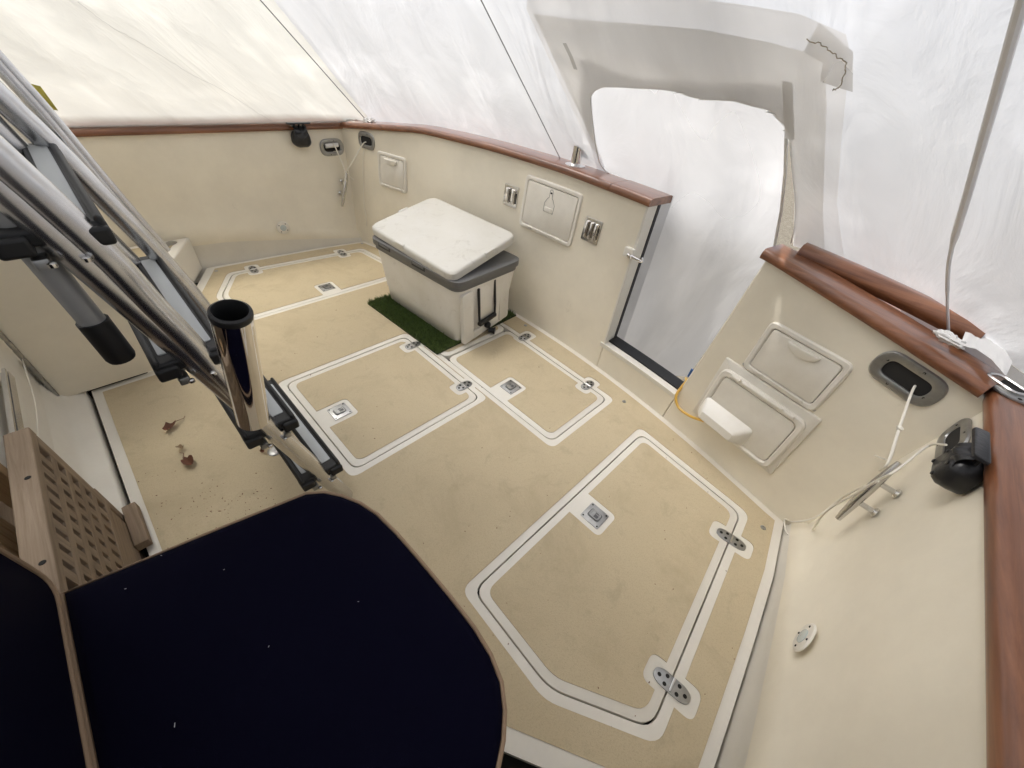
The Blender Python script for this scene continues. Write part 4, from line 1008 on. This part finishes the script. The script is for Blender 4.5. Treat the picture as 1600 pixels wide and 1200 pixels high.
# standoff leg with a black grip end
gt, gm = Xp(193, 562, NX-.02), Xp(150, 508, NX-.02); g0 = Xp(20, 352, NX-.02)
top_ = g0+(g0-gm)*.8
MB().tube([top_, g0, gm], .0195, 18).build('standoff_leg', M['grey'], lad)
gd = (gm-gt).normalized()
MB().tube([gm+gd*.01, gm, gt+gd*.012, gt+gd*.004, gt], [.0235, .0235, .0235, .021, .012], 18).build('rubber_end', M['rubber'], lad)
TZ = [1.051, .770, .490, .211, 1.331]
for i, z in enumerate(TZ):
    yc = lad_y(z)+.0
    t = MB(); L0, L1 = FX-.03, NX+.018
    for s in (-1, 1):
        w_ = .058; cy = yc+s*.037
        t.box(((L0+L1)/2, cy, z), (L1-L0, w_, .026))
        t.box(((L0+L1)/2, cy+s*.022, z+.006), (L1-L0, .012, .030))
    for s in (-1, 1): t.box((L1-.014, yc+s*.0465, z-.008), (.05, .040, .030)); t.box((L0+.02, yc+s*.0465, z-.006), (.05, .040, .026))
    o = t.build('tread', M['rubber'], lad, bevel=.006, seg=3)
    for s in (-1, 1):
        g_ = MB(); g_.pad(rect(L1-L0-.07, .03, .006, (L0+L1)/2, yc+s*.033), z+.0125, z+.0155, .001); g_.build('grip_strip', M['gripstrip'], o)
        g_ = MB(); g_.pad(rect(.05, .02, .005, NX, yc+s*.03), z-.045, z-.028, .004); g_.build('bracket', M['oldsteel'], o)
        g_ = MB(); g_.lathe([(.006, 0), (.006, .006), (.003, .008)], 10, 0, (NX+.03, yc+s*.02, z-.04)); g_.build('bolt', M['steel'], o)
q = Zp(430, 705, 0); a = MB(); a.lathe([(.028, 0), (.027, .003), (.02, .006), (.01, .007)], 24)
tag(a.build('deck_socket', M['oldsteel'], mtx=at(q.x, q.y, .003)), 'small chrome deck socket on the floor behind the lowest ladder tread', 'socket')

# chrome rod holder clamped on the ladder
def atd(px, py, d): return CAM+ray(px, py)*d
rb, rt = atd(396, 655, .93), atd(361, 491, .70)
ax = (rt-rb); Lr = ax.length; mz = ax.normalized(); mx_ = mz.orthogonal().normalized()
rh = thing('rod_holder', 'polished chrome rod holder tube clamped on the ladder in the foreground', 'rod holder', frame(rb, mx_, mz.cross(mx_), mz))
R_ = .0335
MB().lathe([(R_*.9, -.004), (R_, 0), (R_, Lr), (R_*.93, Lr), (R_*.93, Lr*.3)], 48, closed=True).build('tube', M['chrome'], rh)
MB().lathe([(R_*.9, -.004), (R_*.2, -.006)], 32).build('end_plug', M['black'], rh)
MB().lathe([(R_*.80, Lr-.12), (R_*.80, Lr+.006), (R_*.86, Lr+.010), (R_*1.0, Lr+.007), (R_*1.025, Lr+.004), (R_*1.025, Lr-.001), (R_*1.0, Lr-.006)], 48, closed=True).build('rim_liner', M['rubber'], rh)
MB().lathe([(R_*.8, Lr-.12), (R_*.3, Lr-.12)], 32).build('bore', M['dark'], rh)
cl = (rb+rt)/2*.0+rb.lerp(rt, .12); zl = cl.z; tgt = Vector((NX, lad_y(zl), zl)); 
loc = rh.matrix_world.inverted() @ tgt; st_ = rh.matrix_world.inverted() @ cl
o = MB().tube([st_, loc], .011, 12).build('clamp_arm', M['steel'], rh)

# ================================================================== COOLER ON ITS GRASS MAT
mat_c = [Zp(572, 473, .018), Zp(683, 551, .018)]
mat_t = thing('grass_mat', 'small rectangle of green artificial grass under the cooler', 'mat', at(0, 0, 0))
mp_ = ccw([(-.765, 1.0), (-.085, 1.03), (-.11, 1.69), (-.79, 1.66)])
MB().prism(mp_, .003, .008).build('backing', M['turfb'], mat_t)
nb = 16000; rng = np.random.default_rng(4)
P0 = np.array(mp_)
u_ = rng.random(nb); v_ = rng.random(nb)
keep = (v_ < .30) | (u_ > .93) | (u_ < .06) | (v_ > .9)
extra_u = rng.random(9000); extra_v = rng.random(9000)*.3
u_ = np.concatenate([u_[keep], extra_u]); v_ = np.concatenate([v_[keep], extra_v]); nb = len(u_)
A_, B_, C_, D_ = P0
bx = (A_*(1-u_)[:, None]*(1-v_)[:, None]+B_*u_[:, None]*(1-v_)[:, None]+C_*u_[:, None]*v_[:, None]+D_*(1-u_)[:, None]*v_[:, None])
an = rng.random(nb)*6.283
cl_ = np.array([noise.noise(Vector((p[0]*38, p[1]*38, 0)))+.5 for p in bx]); cl_ = np.clip(cl_, .1, 1)
hgt = .008+rng.random(nb)*.012+cl_*.020; lean = rng.normal(0, .010, (nb, 2)); wd = .0022
V = np.zeros((nb, 3, 3)); V[:, 0, :2] = bx-np.stack([np.cos(an), np.sin(an)], 1)*wd; V[:, 1, :2] = bx+np.stack([np.cos(an), np.sin(an)], 1)*wd
V[:, 0:2, 2] = .007; V[:, 2, :2] = bx+lean; V[:, 2, 2] = .007+hgt
a = MB(); a.v = [tuple(p) for p in V.reshape(-1, 3)]; a.f = [(3*i, 3*i+1, 3*i+2) for i in range(nb)]; a.m = [0]*nb
a.build('grass_blades', M['turf'], mat_t, kind='stuff', smooth=False, fix=False)

cool = thing('cooler', 'large white cooler box with grey rim standing on the grass mat', 'cooler', at(0, 0, 0))
def quad_layer(c4, r_, z): return [(p[0], p[1], z) for p in rnd(c4, r_, 5)]
cb4 = [(-.742, 1.135), (-.086, 1.170), (-.106, 1.585), (-.762, 1.555)]
ct4 = [(-.770, 1.095), (-.062, 1.145), (-.095, 1.630), (-.800, 1.585)]
def loft(layers, capb=True, capt=True):
    a = MB(); n_ = len(layers[0]); a.add([p for L in layers for p in L], [(k*n_+i, k*n_+(i+1) % n_, (k+1)*n_+(i+1) % n_, (k+1)*n_+i) for k in range(len(layers)-1) for i in range(n_)] +
        ([tuple(range(n_-1, -1, -1))] if capb else []) + ([tuple(range((len(layers)-1)*n_, len(layers)*n_))] if capt else [])); return a
def lerp4(a4, b4, t): return [(p[0]+(q_[0]-p[0])*t, p[1]+(q_[1]-p[1])*t) for p, q_ in zip(a4, b4)]
loft([quad_layer(offset(cb4, .012), .05, .016), quad_layer(cb4, .055, .026)] + [quad_layer(lerp4(cb4, ct4, t), .06, .026+.334*t) for t in (.25, .5, .75, 1)]).build('body', M['cooler'], cool, angle=50)
rimb = offset(ct4, -.006); rimt = offset(ct4, -.016)
loft([quad_layer(rimb, .06, .358), quad_layer(rimb, .062, .372), quad_layer(rimt, .064, .385), quad_layer(rimt, .064, .416), quad_layer(offset(rimt, .008), .06, .420)]).build('rim', M['coolergrey'], cool, angle=40)
MB().add  # noqa
# recessed latch pockets along the front of the rim
fa, fb = Vector((*rimt[0], .40)), Vector((*rimt[1], .40)); fd = (fb-fa).normalized(); fn_ = Vector((fd.y, -fd.x, 0))
for t in (.20, .60):
    p = fa.lerp(fb, t); a = MB(); a.box((0, 0, 0), (.105, .004, .020)); o = a.build('latch_pocket', M['black'], cool); o.matrix_local = frame(p+fn_*.001, fd, -fn_, (0, 0, 1))
    a = MB(); a.box((0, 0, .006), (.09, .006, .008)); o2 = a.build('latch_tongue', M['coolergrey'], cool); o2.matrix_local = frame(p+fn_*.002, fd, -fn_, (0, 0, 1))
# faint moulded line on the front face
# end face: recessed handle bay with two posts
ea, eb = Vector((*lerp4(cb4, ct4, .5)[1], .19)), Vector((*lerp4(cb4, ct4, .5)[2], .19)); ed = (eb-ea).normalized(); en = Vector((ed.y, -ed.x, 0))
up_ = (Vector((*ct4[1], .36))-Vector((*cb4[1], .026))).normalized()
mE = frame(ea.lerp(eb, .5), ed, up_, en)
def part(mb_, name, mt, mtx, bevel=0, **kw): o = mb_.build(name, mt, cool, bevel=bevel, **kw); o.matrix_local = mtx; return o
for s in (-1, 1):
    part(MB().pad(rect(.085, .325, .02, s*.160, .0), -.01, .013, .006), 'corner_post', M['cooler'], mE)
part(MB().pad(rect(.235, .05, .01, 0, -.145), -.01, .006, .004), 'end_foot', M['cooler'], mE)
a = MB(); a.tube([(-.072, .15, .010), (-.075, .0, .016), (-.075, -.075, .018), (.062, -.082, .018), (.064, .0, .016), (.062, .15, .010)], [.0075]*6, 8)
part(a, 'handle_strap', M['black'], mE)
part(MB().pad(rect(.15, .024, .008, -.006, -.078), .008, .03, .006), 'handle_grip', M['black'], mE)
part(MB().pad(rect(.118, .2, .008, -.006, .045), .0, .008, .003), 'handle_panel', M['cooler'], mE)
part(MB().lathe([(.020, 0), (.020, .016), (.016, .022), (.008, .024)], 16, 0, (.0, -.122, .006)), 'drain_plug', M['black'], mE)
# left end handle
e2a, e2b = Vector((*lerp4(cb4, ct4, .6)[3], .22)), Vector((*lerp4(cb4, ct4, .6)[0], .22)); ed2 = (e2b-e2a).normalized(); en2 = Vector((ed2.y, -ed2.x, 0))
mE2 = frame(e2a.lerp(e2b, .5), ed2, up_, en2)
part(MB().pad(rect(.1, .3, .02, .13, .0), -.01, .02, .008), 'corner_post', M['cooler'], mE2)
part(MB().tube([(-.06, .13, .02), (-.06, -.03, .035), (.06, -.03, .035), (.06, .13, .02)], .006, 8), 'handle_strap', M['cooler'], mE2)
# lid, lying askew on the rim: corners in x, y, top z
lc = [Vector((-.788, 1.085, .478)), Vector((-.072, 1.120, .462)), Vector((-.150, 1.655, .528)), Vector((-.868, 1.600, .552))]
ux = (lc[1]-lc[0]); uy = (lc[3]-lc[0]); nz_ = ux.cross(uy).normalized()
mL = frame((lc[0]+lc[1]+lc[2]+lc[3])/4, ux.normalized(), nz_.cross(ux).normalized(), nz_)
li = mL.inverted(); c4 = [tuple((li @ p)[:2]) for p in lc]
lid = part(loft([quad_layer(offset(c4, .012), .05, -.050), quad_layer(offset(c4, .002), .055, -.045), quad_layer(c4, .06, -.010), quad_layer(offset(c4, .006), .06, -.003), quad_layer(offset(c4, .014), .055, 0.0)]), 'lid', M['coolerlid'], mL, angle=50)
MB().prism(rnd(offset(c4, .03), .05, 5), -.060, -.050).build('lid_gasket', M['coolergrey'], lid)
for p, q_, t in ((0, 1, .40), (1, 2, .55), (3, 0, .5)):
    A2, B2 = Vector(c4[p]), Vector(c4[q_]); c2 = A2.lerp(B2, t); d2 = (B2-A2).normalized()
    o = MB().pad(rect(.075, .018, .004, n_=2), -.024, .0025, .003).build('lid_lug', M['coolerlid'], lid); o.matrix_local = at(c2.x+(-d2.y)*.007, c2.y+d2.x*.007, 0, math.atan2(d2.y, d2.x))
q = Zp(768, 521, .0); t = thing('drain_bung', 'small black bung lying on the floor beside the cooler', 'bung', at(q.x, q.y, .004, .6))
MB().tube([(-.02, 0, .02), (.012, 0, .02)], .017, 14).build('bung_body', M['black'], t); MB().tube([(.012, 0, .02), (.020, 0, .02)], .022, 16).build('bung_flange', M['black'], t)

# ================================================================== TEAK GRATING BOX, SEAT, CUSHIONS
gy = -.332
gb = thing('teak_grating_box', 'weathered teak box with square-holed grating front at the lower left', 'teak box', at(0, 0, 0))
gx0, gx1, gz0, gz1 = .045, .60, .135, .487
fw = .042
def bar(x0, x1, z0, z1, y0, y1, name, mt, bv=.003): 
    return MB().box(((x0+x1)/2, (y0+y1)/2, (z0+z1)/2), (x1-x0, y1-y0, z1-z0)).build(name, mt, gb, bevel=bv)
bar(gx0, gx1, gz1-fw+.012, gz1, gy-.046, gy, 'frame_rail', M['rawteak'])
bar(gx0, gx1, gz0, gz0+fw-.012, gy-.032, gy, 'frame_rail', M['rawteak'])
bar(gx0, gx0+fw, gz0+fw-.0125, gz1-fw+.0115, gy-.031, gy-.001, 'frame_stile', M['rawteakz'])
bar(gx1-fw, gx1, gz0+fw-.0125, gz1-fw+.0115, gy-.031, gy-.001, 'frame_stile', M['rawteakz'])
ncol, nrow = 10, 5
hx0, hx1, hz0, hz1 = gx0+fw, gx1-fw, gz0+fw-.012, gz1-fw+.012
pxw = (hx1-hx0)/ncol; pzh = (hz1-hz0)/nrow
for i in range(1, ncol): 
    x = hx0+i*pxw; bar(x-.0145, x+.0145, hz0-.0005, hz1+.0005, gy-.028, gy-.0015, 'grating_slat', M['rawteakz'], .001)
for j in range(1, nrow):
    z = hz0+j*pzh; bar(hx0-.0005, hx1+.0005, z-.0135, z+.0135, gy-.027, gy-.0010, 'grating_batten', M['rawteak'], .001)
bar(gx0+.02, gx1+.1, -.0, gz0-.002, gy-.03, gy-.004, 'lower_board', M['rawteak'])
bar(gx0-.05, gx0+.13, .006, .04, gy-.003, gy+.034, 'foot_block', M['rawteak'])
bar(gx0-.03, gx0+.0, .0, gz0+.05, gy-.034, gy-.006, 'corner_post', M['rawteakz'])
# planks and shelf boards behind the grating
def vx(px, py, y): return Yp(px, py, y).x
for (pa, pb, n__) in (((0, 694), (0, 742), 3), ((0, 812), (0, 868), 4)):
    xa, xb = vx(*pa, -.43), vx(*pb, -.43); w__ = (xb-xa)/n__
    for k in range(n__): bar(xa+w__*k, xa+w__*(k+1)-.003, .0, .50-.01*k, -.455-.008*k, -.425, 'plank', M['newwoodz'], .002)
bar(-.95, 1.5, -.06, .55, -.665, -.64, 'back_board', M['rawteak'])
for k in range(6): bar(gx0+.05+k*.09, gx0+.085+k*.09, .0, .46, -.60, -.575, 'inner_slat', M['rawteakz'], .001)
bar(-.95, 1.3, -.06, -.03, -.64, -.48, 'base_board', M['rawteak'])
bar(gx0-.03, 1.3, -.06, -.03, -.479, -.34, 'base_board', M['rawteak'])
for (x, z) in ((gx0+.19, gz1-.0), (gx0+.45, gz1-.0)):
    a = MB(); a.lathe([(.006, 0), (.005, .001)], 10, 0, (x, gy-.016, z+.0002)); a.build('wood_plug', M['dark'], gb)

seat = thing('helm_bench', 'dark shaded seat base under the navy cushions', 'seat base', at(0, 0, 0))
MB().box((1.0, -.09, .19), (.62, .40, .40)).build('base_box', M['gel'], seat, bevel=.01)
cush = thing('seat_cushion', 'navy blue seat cushion with tan piping filling the bottom of the picture', 'cushion', at(0, 0, 0))
cpx = [(95, 925), (515, 766), (560, 782), (600, 806), (650, 868), (705, 930), (752, 1000), (778, 1055), (789, 1110), (789, 1160)]
ring_ = [Zp(x, y, .5) for x, y in cpx]
ring_ = [(p.x, p.y) for p in ring_]
left_e = ring_[0]; pl_ = [left_e, (ring_[1][0]-.02, ring_[1][1]-.03)] 
core = [(.597, -.327), (.6385, -.10), (.676, .085), (.700, .118), (.735, .143), (.78, .165), (.83, .179), (.90, .186), (.98, .189), (1.08, .191), (1.16, .190), (1.215, .183), (1.258, .169), (1.290, .146), (1.315, .118), (1.335, .085), (1.35, .04), (1.36, -.1), (1.36, -.327)]
core = ccw(core)
n_ = len(core)
Ls = [(offset(core, .012), .405), (offset(core, .0), .42), (core, .485), (offset(core, .004), .498), (offset(core, .02), .504), (offset(core, .08), .510)]
a = MB(); a.add([(p[0], p[1], z) for q, z in Ls for p in q], [(k*n_+i, k*n_+(i+1) % n_, (k+1)*n_+(i+1) % n_, (k+1)*n_+i) for k in range(len(Ls)-1) for i in range(n_)]+[tuple(range((len(Ls)-1)*n_, len(Ls)*n_))])
a.build('cover', M['navy'], cush, angle=80)
for z, o_ in ((.492, -.002), (.42, -.002)):
    pp = offset(core, o_); MB().tube([(p[0], p[1], z) for p in pp]+[(pp[0][0], pp[0][1], z)], .0042, 8).build('piping', M['piping'], cush)
bc = thing('backrest_cushion', 'navy blue backrest cushion with tan piping in the lower left corner', 'cushion', at(0, 0, 0))
rc = rnd([(.572, .503), (1.45, .503), (1.45, .98), (.572, .98)], .05)
a = MB(); mB_ = Matrix(((1, 0, 0, 0), (0, 0, -1, -.335), (0, 1, 0, 0), (0, 0, 0, 1)))
a.pad(rc, -.0, .09, .015)
o = a.build('cover', M['navy'], bc); o.matrix_local = Matrix(((1, 0, 0, 0), (0, 0, -1, -.332), (0, 1, 0, 0), (0, 0, 0, 1)))
MB().tube([(p[0], -.331, p[1]) for p in rc]+[(rc[0][0], -.331, rc[0][1])], .0042, 8).build('piping', M['piping'], bc)

a = MB()
for px, py in ((273, 1133), (252, 868), (196, 920), (420, 1010), (560, 940), (350, 890)):
    q = Zp(px, py, .511); a.box((q.x, q.y, .5112), (.0025 if py != 1133 else .006, .0009, .0005), rot=Matrix.Rotation(px, 3, 'Z'))
a.build('lint', M['lint'], cush, kind='stuff', smooth=False)
# ================================================================== LEAVES
def leaf(px, py, z, size, name, label, mt, seed, stem=True, curl=1.0):
    q = Zp(px, py, z); rnd_ = random.Random(seed); rz = rnd_.uniform(0, 6.28)
    t = thing(name, label, 'leaf', at(q.x, q.y, z, rz), 'dry leaves blown onto the floor' if name == 'dry_leaf' else None)
    N = 15; out = []
    for k in range(N):
        an_ = 2*math.pi*k/N; r_ = size*(.62+.38*abs(math.cos(an_*2.5)))*(.85+rnd_.random()*.3); out.append((r_*math.cos(an_)*.8, r_*math.sin(an_)*.55))
    V = []; rings = 4
    for j in range(rings+1):
        for x, y in out:
            f = j/rings; xx, yy = x*f, y*f
            V.append((xx, yy, .002+curl*(abs(yy)**1.3*2.2+.45*max(0, abs(xx)-size*.3))+.004*noise.noise(Vector((xx*90+seed, yy*90, 0)))*f+.004))
    F = [(j*N+k, j*N+(k+1) % N, (j+1)*N+(k+1) % N, (j+1)*N+k) for j in range(rings) for k in range(N)]
    a = MB(); a.add(V, F); a.build('blade', mt, t, fix=False, angle=60)
    if stem:
        b = MB(); b.tube([(size*.2, 0, .005), (size*.9, .005, .010), (size*1.6, -.008, .006), (size*2.0, .0, .003)], .0013, 6); b.build('stalk', mt, t)
    return t
l1 = leaf(268, 670, .003, .036, 'dry_leaf', 'brown dry leaf with a stalk, farthest from the seat cushion', M['leaf'], 2, curl=1.5); l1.rotation_euler[2] = 2.2
leaf(284, 702, .003, .020, 'dry_leaf', 'small pale rolled dry leaf between two brown ones', M['paleleaf'], 5, stem=False, curl=2.6)
l3 = leaf(297, 725, .003, .040, 'dry_leaf', 'brown dry leaf with a long stalk, nearest the teak grating', M['leaf'], 9, curl=1.6); l3.rotation_euler[2] = 3.3
leaf(411, 707, .003, .018, 'dry_leaf', 'tiny brown leaf scrap by the ladder foot', M['leaf'], 12, stem=False, curl=1.8)
yl = thing('yellow_leaf', 'yellow green leaf caught between the ladder and the left film', 'leaf', frame(Xp(57, 146, -1.45), (0, 1, .1), (.2, 0, 1), (1, 0, -.2)))
a = MB(); a.grid(lambda u_, v_: ((u_-.5)*.07*(1-.3*v_), (v_-.5)*.09-.02*u_, .015*math.sin(u_*3)*math.sin(v_*3)), 8, 8); a.build('blade', M['yellow'], yl, fix=False)
# grit scattered on the floor
rng = random.Random(11); a = MB()
for _ in range(260):
    if rng.random() < .5: px, py = rng.gauss(340, 60), rng.gauss(790, 30)
    else: px, py = rng.uniform(330, 1150), rng.uniform(400, 1150)
    q = Zp(px, py, 0)
    if not inside((q.x, q.y), tan_outer): continue
    s_ = rng.uniform(.0008, .0026); a.box((q.x, q.y, .0028+s_*.3), (s_*rng.uniform(1, 2.5), s_, s_*.6), rot=Matrix.Rotation(rng.uniform(0, 3), 3, 'Z'))
a.build('grit', M['leaf'], kind='stuff', smooth=False)
